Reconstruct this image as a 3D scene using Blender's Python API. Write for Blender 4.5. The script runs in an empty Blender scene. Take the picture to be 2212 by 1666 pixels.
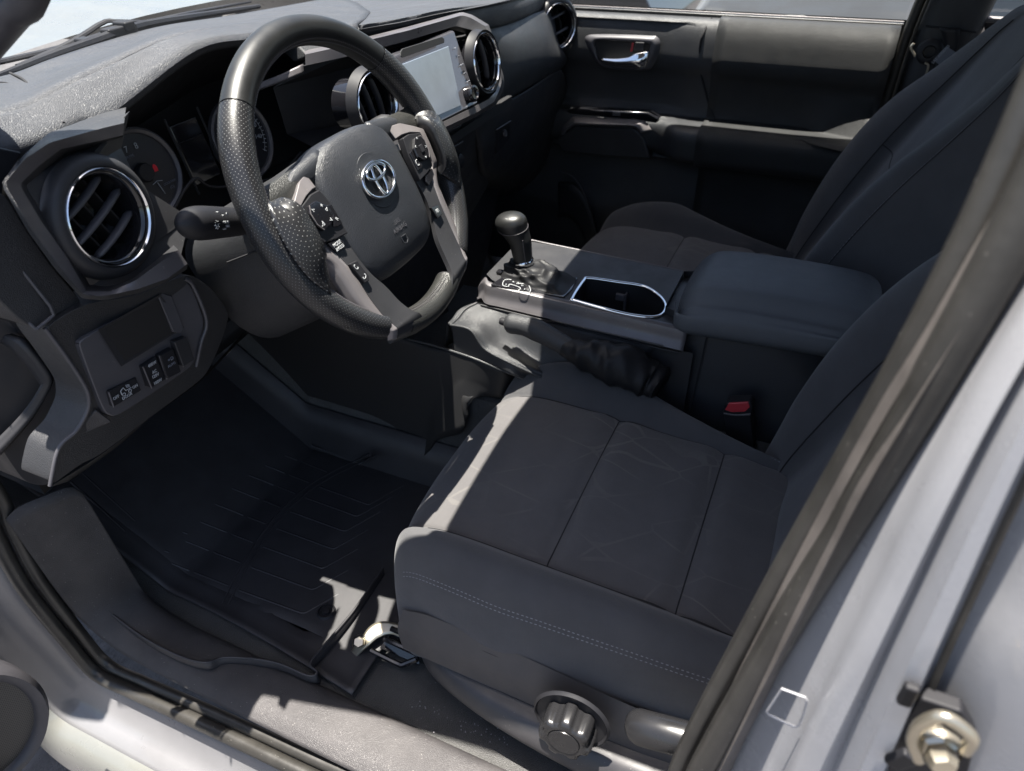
import bpy, bmesh, math, random
import numpy as np
from mathutils import Vector, Matrix
random.seed(7)
D = bpy.data
SC = bpy.context.scene
COL = SC.collection
R = math.radians
PI = math.pi

# ------------------------------------------------------------------ camera
CAM = np.array([-1.05, -.49, 1.02])          # photographer's phone, just outside the open driver's door
_X = np.array([.4105, .5645, -.7166]); _Y = np.array([-.915, .224, -.332])
_X /= np.linalg.norm(_X); _Y -= (_Y @ _X) * _X; _Y /= np.linalg.norm(_Y); _Z = np.cross(_X, _Y)
MR = np.array([_X, _Y, _Z])                  # world axes (x right, y ahead, z up) in camera axes
FP = 1522.0                                  # focal length for a 2212 px wide picture
cd = D.cameras.new('camera'); cam = D.objects.new('camera', cd); COL.objects.link(cam)
cd.sensor_width = 36; cd.lens = 36 * FP / 2212; cd.clip_start = .02; cd.clip_end = 400
cam.matrix_world = Matrix([[*MR[0], CAM[0]], [*MR[1], CAM[1]], [*MR[2], CAM[2]], [0, 0, 0, 1]])
cd.dof.use_dof = True; cd.dof.focus_distance = .92; cd.dof.aperture_fstop = 6.5
SC.camera = cam

# ------------------------------------------------------------------ sky, sun, exposure
SUN = Vector((.010, .095, 1.0)).normalized()      # direction towards the sun
elev = math.asin(SUN.z); azim = math.atan2(SUN.x, SUN.y)
wd = D.worlds.new('World'); SC.world = wd; wd.use_nodes = True
nt = wd.node_tree; nt.nodes.clear()
sky = nt.nodes.new('ShaderNodeTexSky'); sky.sky_type = 'NISHITA'; sky.sun_disc = False
sky.sun_elevation = elev; sky.sun_rotation = azim; sky.air_density = 1.0; sky.dust_density = 2.6
bg = nt.nodes.new('ShaderNodeBackground'); bg.inputs['Strength'].default_value = .06
wo = nt.nodes.new('ShaderNodeOutputWorld')
nt.links.new(sky.outputs[0], bg.inputs[0]); nt.links.new(bg.outputs[0], wo.inputs[0])
sl = D.lights.new('sun', 'SUN'); sl.energy = 5.0; sl.angle = R(.5); sl.color = (1, .94, .86)
so = D.objects.new('sun', sl); COL.objects.link(so)
so.rotation_euler = SUN.to_track_quat('Z', 'Y').to_euler()
vs = SC.view_settings; vs.view_transform = 'Standard'; vs.look = 'None'; vs.exposure = 2.1; vs.gamma = 1; vs.use_curve_mapping = False
SC.cycles.max_bounces = 8; SC.cycles.transparent_max_bounces = 12
SC.cycles.caustics_reflective = False; SC.cycles.caustics_refractive = False

# ------------------------------------------------------------------ helpers
def W(u, v, ax, val):
    """3D point seen at photo position (u, v) that lies on the car plane x, y or z = val (metres)."""
    r = MR @ np.array([u - 1106, 833 - v, -FP])
    i = 'xyz'.index(ax)
    return CAM + r * ((val - CAM[i]) / r[i])
def WP(pts, ax='y', val=0.):
    return [W(*p) if len(p) == 4 else W(p[0], p[1], ax, p[2] if len(p) == 3 else val) for p in pts]
def A(*p): return np.array(p, float)
def cr(pts, n, closed=False):
    """n points along a centripetal-ish Catmull-Rom curve through pts"""
    P_ = [np.asarray(p, float) for p in pts]; m = len(P_)
    if m == 2 and not closed: return [P_[0] + (P_[1] - P_[0]) * i / (n - 1) for i in range(n)]
    if closed: G = [P_[-1]] + P_ + [P_[0], P_[1]]; seg = m
    else: G = [2 * P_[0] - P_[1]] + P_ + [2 * P_[-1] - P_[-2]]; seg = m - 1
    out = []
    for i in range(n):
        t = seg * i / (n if closed else n - 1); k = min(int(t), seg - 1); t -= k
        a, b, c, d = G[k:k + 4]
        out.append(.5 * ((2 * b) + (c - a) * t + (2 * a - 5 * b + 4 * c - d) * t * t + (3 * b - a - 3 * c + d) * t ** 3))
    return out
def lin(pts, n):
    P_ = [np.asarray(p, float) for p in pts]; L = [0]
    for a, b in zip(P_, P_[1:]): L.append(L[-1] + np.linalg.norm(b - a))
    out = []
    for i in range(n):
        s = L[-1] * i / (n - 1); k = 0
        while k < len(L) - 2 and s > L[k + 1]: k += 1
        out.append(P_[k] + (P_[k + 1] - P_[k]) * ((s - L[k]) / max(1e-9, L[k + 1] - L[k])))
    return out
def net(rows, nu, nv, su=True, sv=True):
    f = cr if su else lin; g = cr if sv else lin
    rr = [f(r, nu) for r in rows]
    cols = [g([r[j] for r in rr], nv) for j in range(nu)]
    return [[cols[j][i] for j in range(nu)] for i in range(nv)]

ORG = {}
class MB:
    def __init__(s): s.v = []; s.f = []; s.uv = []
    def grid(s, G, cu=False, cv=False, flip=False, uvs=None):
        nr, nc = len(G), len(G[0]); o = len(s.v)
        for r in G: s.v += [tuple(p) for p in r]
        lu = [0.]
        mid = G[nr // 2]
        for j in range(1, nc + 1): lu.append(lu[-1] + np.linalg.norm(np.asarray(mid[j % nc]) - np.asarray(mid[j - 1])))
        lv = [0.]
        for i in range(1, nr + 1): lv.append(lv[-1] + np.linalg.norm(np.asarray(G[i % nr][nc // 2]) - np.asarray(G[i - 1][nc // 2])))
        for i in range(nr if cv else nr - 1):
            for j in range(nc if cu else nc - 1):
                i2, j2 = (i + 1) % nr, (j + 1) % nc
                q = [o + i * nc + j, o + i * nc + j2, o + i2 * nc + j2, o + i2 * nc + j]
                t = [(lu[j], lv[i]), (lu[j + 1], lv[i]), (lu[j + 1], lv[i + 1]), (lu[j], lv[i + 1])]
                if flip: q = q[::-1]; t = t[::-1]
                s.f.append(q); s.uv.append(t)
        return s
    def face(s, pts, flip=False):
        o = len(s.v); s.v += [tuple(p) for p in pts]; q = list(range(o, o + len(pts)))
        if flip: q = q[::-1]
        s.f.append(q); s.uv.append([(0, 0)] * len(q)); return s
    def prism(s, pts, off, caps=True):
        off = np.asarray(off, float); n = len(pts); o = len(s.v)
        s.v += [tuple(p) for p in pts] + [tuple(np.asarray(p) + off) for p in pts]
        for i in range(n):
            j = (i + 1) % n; s.f.append([o + i, o + j, o + n + j, o + n + i]); s.uv.append([(0, 0)] * 4)
        if caps:
            s.f.append([o + i for i in range(n)][::-1]); s.f.append([o + n + i for i in range(n)])
            s.uv += [[(0, 0)] * n, [(0, 0)] * n]
        return s
    def box(s, c, size, rot=None):
        c = np.asarray(c, float); h = np.asarray(size, float) / 2
        Rm = np.eye(3) if rot is None else np.array(rot)
        p = [c + Rm @ (h * A(x, y, -1)) for x, y in ((-1, -1), (1, -1), (1, 1), (-1, 1))]
        return s.prism(p, Rm @ A(0, 0, 2 * h[2]))
    def tube(s, path, r, n=10, closed=False, caps=True, flat=1., up=None):
        P_ = [np.asarray(p, float) for p in path]; m = len(P_); G = []
        prev = None
        for i in range(m):
            a = P_[(i - 1) % m] if (closed or i) else P_[0]
            b = P_[(i + 1) % m] if (closed or i < m - 1) else P_[-1]
            t = b - a; t /= max(1e-9, np.linalg.norm(t))
            if prev is None:
                w = A(*up) if up is not None else (A(0, 0, 1) if abs(t[2]) < .9 else A(1, 0, 0))
            else: w = prev
            w = w - (w @ t) * t; w /= max(1e-9, np.linalg.norm(w)); prev = w; q = np.cross(t, w)
            rr = r[i] if hasattr(r, '__len__') else r
            G.append([P_[i] + rr * (math.cos(x) * w * flat + math.sin(x) * q) for x in [2 * PI * k / n for k in range(n)]])
        s.grid(G, cu=True, cv=closed)
        if caps and not closed: s.face(G[0], True); s.face(G[-1])
        return s
    def lathe(s, prof, c, ax, n=48, ref=None):
        c = np.asarray(c, float); ax = np.asarray(ax, float) / np.linalg.norm(ax)
        w = A(0, 0, 1) if ref is None else A(*ref)
        if abs(ax @ w) > .95: w = A(1, 0, 0)
        w = w - (w @ ax) * ax; w /= np.linalg.norm(w); q = np.cross(ax, w)
        G = [[c + h * ax + r * (math.cos(t) * w + math.sin(t) * q) for t in [2 * PI * k / n for k in range(n)]] for r, h in prof]
        return s.grid(G, cu=True)
    def build(s, name, mat, parent=None, smooth=True, ang=35, bevel=0, solid=0, sub=0, seg=2, recalc=True):
        me = D.meshes.new(name); org = ORG.get(parent.name, A(0, 0, 0)) if parent else A(0, 0, 0)
        me.from_pydata([tuple(np.asarray(p) - org) for p in s.v], [], s.f)
        uvl = me.uv_layers.new(name='UVMap')
        flat = [c for f in s.uv for t in f for c in t]
        if len(flat) == 2 * len(me.loops): uvl.data.foreach_set('uv', flat)
        if recalc:
            bm = bmesh.new(); bm.from_mesh(me); bmesh.ops.remove_doubles(bm, verts=bm.verts, dist=1e-6)
            bmesh.ops.recalc_face_normals(bm, faces=bm.faces); bm.to_mesh(me); bm.free()
        me.materials.append(mat)
        if smooth:
            me.polygons.foreach_set('use_smooth', [True] * len(me.polygons)); me.set_sharp_from_angle(angle=R(ang))
        o = D.objects.new(name, me); COL.objects.link(o)
        if parent: o.parent = parent
        ORG[o.name] = org
        if sub: m = o.modifiers.new('s', 'SUBSURF'); m.levels = m.render_levels = sub
        if solid: m = o.modifiers.new('t', 'SOLIDIFY'); m.thickness = abs(solid); m.offset = -1 if solid > 0 else 1
        if bevel:
            m = o.modifiers.new('b', 'BEVEL'); m.width = bevel; m.segments = seg; m.limit_method = 'ANGLE'; m.angle_limit = R(32)
            m.harden_normals = True
        return o
def holed(outer, holes, thick=None):
    from mathutils.geometry import tessellate_polygon
    polys = [[Vector(p) for p in outer]] + [[Vector(p) for p in h] for h in holes]
    flat = [p for q in polys for p in q]; b = MB(); b.v = [tuple(p) for p in flat]
    for t in tessellate_polygon(polys): b.f.append(list(t)); b.uv.append([(0, 0)] * 3)
    return b
def circle(c, n, r, k=48):
    c = np.asarray(c, float); n = A(*n); n /= np.linalg.norm(n); w = A(0, 0, 1) - n * n[2]; w /= np.linalg.norm(w); q = np.cross(n, w)
    return [c + (w * math.cos(t) + q * math.sin(t)) * r for t in [2 * PI * i / k for i in range(k)]]
def tag(o, label=None, cat=None, group=None, kind=None):
    if label: o['label'] = label
    if cat: o['category'] = cat
    if group: o['group'] = group
    if kind: o['kind'] = kind
    return o
def thing(name, label, cat, loc=(0, 0, 0), group=None):
    o = D.objects.new(name, None); o.empty_display_size = .05; COL.objects.link(o); o.location = loc
    ORG[o.name] = A(*loc); return tag(o, label, cat, group)
def text(name, s, size, org, right, up, mat, parent, ext=.0003, align='CENTER', sx=1., shear=0.):
    cu = D.curves.new(name, 'FONT'); cu.body = s; cu.size = size; cu.align_x = align; cu.align_y = 'CENTER'
    cu.extrude = ext; cu.space_character = 1.05; cu.shear = shear; cu.resolution_u = 3
    t = D.objects.new('tmp', cu); COL.objects.link(t)
    dg = bpy.context.evaluated_depsgraph_get(); dg.update()
    me = D.meshes.new_from_object(t.evaluated_get(dg)); D.objects.remove(t)
    r = A(*right); r /= np.linalg.norm(r); u = A(*up); u -= (u @ r) * r; u /= np.linalg.norm(u); n = np.cross(r, u)
    o3 = ORG.get(parent.name, A(0, 0, 0)); org = A(*org)
    for v in me.vertices:
        p = org + r * v.co.x * sx + u * v.co.y + n * v.co.z - o3; v.co = p
    me.materials.clear(); me.materials.append(mat)
    o = D.objects.new(name, me); COL.objects.link(o); o.parent = parent; ORG[o.name] = o3
    return o

# ------------------------------------------------------------------ materials
def mat(name, base, rough=.5, metal=0., bump=None, coat=0., spec=.5, var=0., dust=0., dots=None, lines=None, sheen=0., aniso=0.):
    m = D.materials.new(name); m.use_nodes = True; n = m.node_tree; N = n.nodes; L = n.links
    b = N['Principled BSDF']; b.inputs['Roughness'].default_value = rough; b.inputs['Metallic'].default_value = metal
    b.inputs['Coat Weight'].default_value = coat; b.inputs['Coat Roughness'].default_value = .06
    b.inputs['Specular IOR Level'].default_value = spec
    if sheen: b.inputs['Sheen Weight'].default_value = sheen; b.inputs['Sheen Roughness'].default_value = .5
    c = (*base, 1); tc = N.new('ShaderNodeTexCoord'); src = tc.outputs['Object']
    col = N.new('ShaderNodeRGB'); col.outputs[0].default_value = c; out = col.outputs[0]
    def mix(a, bcol, fac, mode='MIX'):
        x = N.new('ShaderNodeMix'); x.data_type = 'RGBA'; x.blend_type = mode
        L.new(a, x.inputs[6])
        if isinstance(bcol, tuple): x.inputs[7].default_value = (*bcol, 1)
        else: L.new(bcol, x.inputs[7])
        if isinstance(fac, float): x.inputs[0].default_value = fac
        else: L.new(fac, x.inputs[0])
        return x.outputs[2]
    def noise(sc, det=3, rg=.5, s_=None):
        x = N.new('ShaderNodeTexNoise'); x.inputs['Scale'].default_value = sc; x.inputs['Detail'].default_value = det
        x.inputs['Roughness'].default_value = rg; L.new(s_ or src, x.inputs['Vector']); return x.outputs['Fac']
    def ramp(f, a, b_, va=0., vb=1.):
        x = N.new('ShaderNodeMapRange'); x.inputs[1].default_value = a; x.inputs[2].default_value = b_
        x.inputs[3].default_value = va; x.inputs[4].default_value = vb; L.new(f, x.inputs[0]); return x.outputs[0]
    def math_(op, a, b_=None, c_=None):
        x = N.new('ShaderNodeMath'); x.operation = op
        for i, q in enumerate((a, b_, c_)):
            if q is None: continue
            if isinstance(q, (int, float)): x.inputs[i].default_value = q
            else: L.new(q, x.inputs[i])
        return x.outputs[0]
    if var:
        k = ramp(noise(14, 4, .6), .3, .7)
        out = mix(out, tuple(min(1, x * (1 + var)) for x in base), k)
        rr = ramp(noise(23, 4, .6), .3, .7, max(.03, rough - .09), min(1, rough + .09)); L.new(rr, b.inputs['Roughness'])
    if lines:                       # faint lighter woven lines
        sc, w, lc = lines
        mp = N.new('ShaderNodeMapping'); mp.inputs['Scale'].default_value = (1, .55, 1); mp.inputs['Rotation'].default_value = (0, 0, .5); L.new(src, mp.inputs[0])
        v = N.new('ShaderNodeTexVoronoi'); v.feature = 'DISTANCE_TO_EDGE'; v.inputs['Scale'].default_value = sc; v.inputs['Randomness'].default_value = .4
        L.new(mp.outputs[0], v.inputs['Vector'])
        k = math_('LESS_THAN', v.outputs['Distance'], w); k2 = math_('MULTIPLY', k, ramp(noise(9, 2), .4, .62))
        out = mix(out, lc, k2)
    if dots:                        # punched or raised dots on the uv sheet: pitch, radius, colour
        p, rad, dc = dots
        sx = N.new('ShaderNodeSeparateXYZ'); L.new(tc.outputs['UV'], sx.inputs[0])
        a = math_('MULTIPLY', sx.outputs[0], 1 / p); bb = math_('MULTIPLY', sx.outputs[1], 1 / p)
        s1 = math_('ADD', a, bb); s2 = math_('SUBTRACT', a, bb)
        f1 = math_('SUBTRACT', math_('FRACT', s1), .5); f2 = math_('SUBTRACT', math_('FRACT', s2), .5)
        d2 = math_('ADD', math_('MULTIPLY', f1, f1), math_('MULTIPLY', f2, f2))
        k = ramp(d2, rad * rad * 1.6, rad * rad * .5)
        out = mix(out, dc, k)
        dotk = k
    if dust:
        v = N.new('ShaderNodeTexVoronoi'); v.inputs['Scale'].default_value = 260; L.new(src, v.inputs['Vector'])
        k = math_('MULTIPLY', math_('LESS_THAN', v.outputs['Distance'], .13), math_('GREATER_THAN', noise(120, 1), .62))
        k = math_('MULTIPLY', k, dust); out = mix(out, (.42, .40, .36), k)
        k2 = math_('MULTIPLY', ramp(noise(7, 5, .7), .4, .75), dust * .12); out = mix(out, (.33, .31, .29), k2)
    L.new(out, b.inputs['Base Color'])
    if bump:
        kind, sc, st, dist = bump
        if kind == 'leather':
            v = N.new('ShaderNodeTexVoronoi'); v.feature = 'DISTANCE_TO_EDGE'; v.inputs['Scale'].default_value = sc
            wv = N.new('ShaderNodeTexNoise'); wv.inputs['Scale'].default_value = sc * .5; L.new(src, wv.inputs['Vector'])
            vm = N.new('ShaderNodeVectorMath'); vm.operation = 'MULTIPLY_ADD'; L.new(wv.outputs['Color'], vm.inputs[0]); vm.inputs[1].default_value = (.6 / sc,) * 3; L.new(src, vm.inputs[2])
            L.new(vm.outputs[0], v.inputs['Vector']); h = ramp(v.outputs['Distance'], 0, .22)
            h = math_('ADD', h, math_('MULTIPLY', noise(sc * 3), .35))
        elif kind == 'twill':
            w = N.new('ShaderNodeTexWave'); w.inputs['Scale'].default_value = sc; w.bands_direction = 'DIAGONAL'; w.inputs['Distortion'].default_value = .6
            w.inputs['Detail'].default_value = 1; w.inputs['Detail Scale'].default_value = 3
            L.new(src, w.inputs['Vector']); h = math_('ADD', math_('ADD', w.outputs['Fac'], math_('MULTIPLY', noise(sc * 4), .8)), math_('MULTIPLY', noise(17, 3, .55), 7.))
        elif kind == 'perf':
            h = math_('SUBTRACT', noise(sc), math_('MULTIPLY', dotk, .8)) if dots else noise(sc)
        elif kind == 'mesh':
            sx = N.new('ShaderNodeSeparateXYZ'); L.new(tc.outputs['UV'], sx.inputs[0])
            a = math_('SINE', math_('MULTIPLY', sx.outputs[0], sc)); c_ = math_('SINE', math_('MULTIPLY', sx.outputs[1], sc))
            h = math_('MULTIPLY', a, c_)
        elif kind == 'crease':
            h = math_('ADD', noise(sc, 5, .55), math_('MULTIPLY', noise(sc * 14, 2), .12))
        else:
            h = noise(sc, 4, .65)
        bn = N.new('ShaderNodeBump'); bn.inputs['Strength'].default_value = st; bn.inputs['Distance'].default_value = dist
        L.new(h, bn.inputs['Height']); L.new(bn.outputs[0], b.inputs['Normal'])
        if coat: L.new(bn.outputs[0], b.inputs['Coat Normal'])
    return m
M = {}
M['pad'] = mat('dash pad', (.027, .029, .035), .52, bump=('leather', 620, .5, .0007), var=.2, dust=.12)
M['padfine'] = mat('grained plastic', (.021, .022, .0245), .48, bump=('leather', 560, .38, .0006), var=.2, dust=.12)
M['plastic'] = mat('smooth dark plastic', (.020, .020, .022), .5, bump=('noise', 500, .2, .0004), var=.25, dust=.12, spec=.4)
M['plastic2'] = mat('charcoal plastic', (.05, .049, .055), .45, bump=('noise', 500, .2, .0003), var=.25, dust=.15)
M['black'] = mat('black plastic', (.011, .011, .013), .52, spec=.3, var=.3, dust=.05)
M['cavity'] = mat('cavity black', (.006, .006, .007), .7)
M['gloss'] = mat('piano black', (.008, .008, .010), .09, coat=.4, dust=.15)
M['silver'] = mat('satin grey trim', (.15, .138, .14), .36, metal=.25, bump=('noise', 1500, .15, .0002), var=.12, dust=.3)
M['graytrim'] = mat('dark satin trim', (.085, .08, .085), .42, metal=.3, bump=('noise', 1500, .15, .0002), var=.15, dust=.4)
M['chrome'] = mat('chrome', (.78, .79, .80), .08, metal=1.)
M['steel'] = mat('raw steel', (.42, .38, .30), .35, metal=.9, bump=('noise', 120, .3, .0006), var=.3)
M['leather'] = mat('smooth wheel leather', (.0105, .0108, .0108), .42, bump=('noise', 120, .12, .0005), var=.35)
M['leather2'] = mat('grained wheel leather', (.016, .016, .015), .42, bump=('leather', 420, .4, .0006), var=.3)
M['perf'] = mat('perforated wheel leather', (.0125, .0125, .0135), .36, bump=('perf', 700, .3, .0004), dots=(.0045, .088, (.27, .27, .26)), var=.2)
M['airbag'] = mat('airbag cover', (.018, .0195, .0235), .45, bump=('leather', 520, .38, .0005), var=.08, dust=.06)
M['boot'] = mat('soft boot leather', (.011, .011, .012), .5, spec=.22, bump=('crease', 45, .5, .003), var=.3)
M['seat'] = mat('seat bolster fabric', (.051, .050, .053), .92, bump=('twill', 300, .45, .0007), sheen=.2, var=.14, dust=.06)
M['seatc'] = mat('seat centre fabric', (.070, .066, .067), .92, bump=('twill', 300, .45, .0007), sheen=.2, dust=.08, lines=(17, .017, (.108, .101, .096)), var=.12)
M['seatside'] = mat('seat side vinyl', (.052, .049, .050), .6, bump=('noise', 700, .4, .0004), var=.15)
M['stitch'] = mat('stitch thread', (.20, .20, .21), .8)
M['seam'] = mat('dark seam gap', (.012, .012, .014), .9)  # even dark tone for joints, piping and grooves
M['carpet'] = mat('carpet', (.020, .020, .019), .97, bump=('noise', 620, 1., .004), var=1.2, sheen=.2)
M['mat'] = mat('rubber floor mat', (.024, .023, .025), .5, bump=('noise', 500, .25, .0005), var=.4, dust=.12)
M['rubber'] = mat('weatherstrip rubber', (.020, .019, .017), .38, bump=('noise', 60, .3, .001), var=.5, dust=.4)
M['rubberb'] = mat('pillar weatherstrip', (.055, .049, .045), .5, bump=('noise', 25, .4, .0015), var=1.3)
M['scuff'] = mat('door sill plastic', (.032, .030, .031), .55, bump=('leather', 520, .4, .0007), var=.3, dust=.5)
M['paint'] = mat('silver white paint', (.135, .138, .128), .32, coat=.7, bump=('noise', 420, .12, .0006), var=.08)  # body paint, dimmed for panels in direct sun
M['paint_sunlit'] = mat('sill paint dimmed for sun', (.15, .15, .155), .36, coat=.5, bump=('noise', 300, .15, .0008), var=.12)  # same body paint, darkened so the sunlit sill does not clip
M['valance'] = mat('seat valance plastic', (.030, .029, .031), .45, bump=('noise', 1100, .3, .0003), var=.25, dust=.3)
M['paint_shaded'] = mat('jamb paint lifted for shade', (.32, .32, .33), .3, coat=.6, bump=('noise', 300, .1, .0006), var=.15)  # same body paint, lightened for the shaded pillar, mottled for soft reflections
M['arm'] = mat('armrest vinyl', (.070, .076, .084), .38, bump=('leather', 700, .5, .0005), var=.1)
M['hard'] = mat('glossy lever plastic', (.012, .012, .013), .27, var=.2)
M['white'] = mat('white print', (.38, .39, .40), .5)
M['whitedim'] = mat('dim print', (.16, .17, .20), .5)
M['red'] = mat('red plastic', (.42, .035, .045), .35)
M['redlamp'] = mat('red lamp', (.75, .01, .03), .4)
M['asphalt'] = mat('asphalt', (.055, .053, .055), .9, bump=('noise', 90, .9, .01), var=.9)
M['headliner'] = mat('headliner', (.32, .31, .30), .95)
M['lcd'] = mat('screen glass', (.14, .165, .205), .16, coat=.6, spec=.6, var=.3)
M['screenbez'] = mat('screen bezel', (.05, .05, .058), .16, coat=.6, dust=.2)
M['gaugeface'] = mat('gauge face', (.014, .015, .02), .5)
M['darkcar'] = mat('dark grey paint', (.018, .018, .020), .3, coat=.7)
M['whitecar'] = mat('white paint', (.17, .175, .18), .3, coat=.7)
M['tint'] = mat('dark glass', (.01, .012, .014), .05, coat=.3)
def glassmat():
    m = D.materials.new('window glass'); m.use_nodes = True; n = m.node_tree; N = n.nodes; L = n.links; N.clear()
    t = N.new('ShaderNodeBsdfTransparent'); t.inputs[0].default_value = (.93, .95, .94, 1)
    g = N.new('ShaderNodeBsdfGlossy'); g.inputs['Roughness'].default_value = .02
    lw = N.new('ShaderNodeLayerWeight'); lw.inputs[0].default_value = .25
    pw = N.new('ShaderNodeMath'); pw.operation = 'POWER'; L.new(lw.outputs['Facing'], pw.inputs[0]); pw.inputs[1].default_value = 3.
    f = N.new('ShaderNodeMath'); f.operation = 'MULTIPLY_ADD'; L.new(pw.outputs[0], f.inputs[0]); f.inputs[1].default_value = .3; f.inputs[2].default_value = .03
    x = N.new('ShaderNodeMixShader'); o = N.new('ShaderNodeOutputMaterial')
    L.new(f.outputs[0], x.inputs[0]); L.new(t.outputs[0], x.inputs[1]); L.new(g.outputs[0], x.inputs[2]); L.new(x.outputs[0], o.inputs[0]); return m
M['glass'] = glassmat()
# ================================================================== SETTING: ground, floor
def S_(o): return tag(o, kind='structure')
gz = -.62
b = MB(); b.grid([[A(x, y, gz) for x in (-60, -10, -2, 4, 12, 90)] for y in (-60, -10, 0, 10, 60)])
S_(b.build('ground', M['asphalt']))

# carpeted floor pan with the tunnel and toe board
b = MB()
xs = [-.735, -.70, -.66, -.26, -.235, -.225, -.21, -.195, -.18, -.17, .17, .18, .195, .21, .225, .26, .66, .73]
def fz(x, y):
    z = 0.
    if y > .38: z += (y - .38) * .75
    if abs(x) < .225: z += .23 * min(1, max(0, (.225 - abs(x)) / .045))
    if abs(x) > .69: z += .012
    return z
G = [[A(x, y, fz(x, y)) for x in xs] for y in (-1.1, -.9, -.6, -.4, -.2, 0, .2, .3, .38, .45, .6, .75, .9)]
b.grid(G)
S_(b.build('carpet_floor', M['carpet'], solid=.01, ang=60))

# ================================================================== TRUCK BODY SHELL
truck = thing('pickup_truck', 'silver white pickup truck cab shell with open driver doorway, sill, roof pillars and bonnet', 'truck', (0, 0, gz))
# driver door opening line (weatherstrip) : front corner curve, sill, then up the centre pillar
OPEN = WP([(-40, 1060, .46), (0, 1150, .46), (60, 1262, .455), (150, 1376, .45)], 'y') + \
       WP([(225, 1442, -.75), (298, 1487, -.755), (420, 1546, -.757), (542, 1603, -.757), (678, 1668, -.757)], 'x')
OPEN = [A(-.758 if i > 3 else p[0], p[1], p[2]) for i, p in enumerate(OPEN)]
OPEN += [A(-.757, -.20, -.005), A(-.757, -.38, -.0), A(-.752, -.46, .05), A(-.747, -.495, .20)]
pil = [A(-.74, -.507, .388), A(-.725, -.535, .62), A(-.70, -.57, .896), A(-.64, -.57, 1.06)]
top = [A(-.600, -.53, 1.135), A(-.598, -.30, 1.150), A(-.622, -.05, 1.135), A(-.660, .10, 1.07), A(-.695, .24, .97), A(-.722, .40, .84), A(-.745, .46, .62)]
ring = cr(OPEN + pil + top, 260, closed=True)
# body flange painted: outwards from the opening
b = MB()
c0 = A(-.7, 0, .5)
n_open = 150
def outw(p, d, dx):
    q = p - A(p[0], -.02, .5); q[0] = 0; q /= np.linalg.norm(q); return p + q * d + A(dx, 0, 0)
rows = []
for p in ring:
    rows.append([outw(p, .004, .012), outw(p, .012, -.004), outw(p, .045, -.018), outw(p, .075, -.030), outw(p, .092, -.045), outw(p, .10, -.062), outw(p, .112, -.066)])
keep = [i for i, p in enumerate(ring) if (p[2] < .34 and p[1] > -.44 or (p[1] > .38 and p[2] < .80)) and i < 200] 
keep = [i for i, p in enumerate(ring) if p[1] > .38 and p[2] < .80 and i > 150] + keep
i0 = keep[0]
seg = [rows[i] for i in keep]
b.grid(seg); b.build('sill', M['paint_sunlit'], truck, ang=60)
# outer lower rocker skin
b = MB()
rk = [[q[-1] + A(-.0, 0, 0), q[-1] + A(-.014, 0, -.006), q[-1] + A(-.03, 0, -.03), q[-1] + A(-.04, 0, -.09), q[-1] + A(-.02, 0, -.22)] for q in [rows[i] for i in keep if rows[i][-1][2] < .05 and i < 150]]
b.grid(rk); b.build('rocker_panel', M['paint'], truck, ang=60)
# weatherstrip tube round the doorway
b = MB(); b.tube([p + A(-.006, 0, .004) for p in ring], .011, 10, closed=True)
ws = b.build('weatherstrip', M['rubber'], truck, ang=70)
b = MB(); b.tube([outw(p, -.014, .012) for p in ring], .009, 8, closed=True)
b.build('seal_lip', M['rubber'], truck, ang=70)

# roof, header, rails, back wall
b = MB()
RF = [[A(-.605, -.052, 1.135), A(-.3, -.036, 1.175), A(0, -.033, 1.18), A(.3, -.036, 1.175), A(.64, -.052, 1.135)],
      [A(-.605, -.2, 1.165), A(-.3, -.2, 1.215), A(0, -.2, 1.22), A(.3, -.2, 1.215), A(.64, -.2, 1.165)],
      [A(-.605, -1.0, 1.165), A(-.3, -1.0, 1.21), A(0, -1.0, 1.215), A(.3, -1.0, 1.21), A(.64, -1.0, 1.165)],
      [A(-.62, -1.5, 1.12), A(-.3, -1.55, 1.16), A(0, -1.55, 1.165), A(.3, -1.55, 1.16), A(.62, -1.5, 1.12)]]
b.grid(net(RF, 17, 17)); b.build('roof', M['paint'], truck, solid=.05)
b = MB(); b.grid([[p - A(0, 0, .056) for p in r] for r in net(RF, 9, 9)]); b.build('headliner', M['headliner'], truck)
b = MB()
b.tube(cr([A(-.69, .36, .88), W(-110, 185, 'y', .28), W(-52, 116, 'y', .20), W(20, 30, 'y', .15), W(62, -20, 'y', .12), A(-.62, .06, 1.02), A(-.64, .03, 1.07)], 30), .017, 12, flat=.8); b.build('grab_handle', M['plastic2'], truck, ang=70)
b = MB()
PI_ = [A(-.665, .43, .80), A(-.63, .30, .89), A(-.592, .17, .985), A(-.560, .05, 1.075), A(-.535, -.06, 1.13), A(-.50, -.10, 1.15)]
PO_ = [A(-.77, .47, .78), A(-.745, .36, .885), A(-.695, .22, .99), A(-.655, .06, 1.085), A(-.625, -.05, 1.14), A(-.61, -.12, 1.15)]
b.grid(net([PI_, [p * .5 + q * .5 + A(-.01, .015, .012) for p, q in zip(PI_, PO_)], PO_, [p * .5 + q * .5 + A(.02, -.03, -.03) for p, q in zip(PI_, PO_)], PI_], 24, 16)); b.build('windscreen_pillar', M['plastic2'], truck, ang=70)
b = MB()
b.tube(cr([A(.70, .52, .80), A(.69, .40, .87), A(.665, .22, .98), A(.64, .04, 1.11), A(.63, -.02, 1.14)], 16), .032, 10, flat=.7)
b.build('windscreen_pillar', M['plastic2'], truck, ang=70)
b = MB()
b.grid([[A(-.63, -1.5, .62), A(.63, -1.5, .62)], [A(-.74, -1.5, -.02), A(.74, -1.5, -.02)]])
b.grid([[A(-.745, -.70, -.02), A(-.745, -1.5, -.02)], [A(-.745, -.70, .62), A(-.745, -1.5, .62)]])
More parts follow.
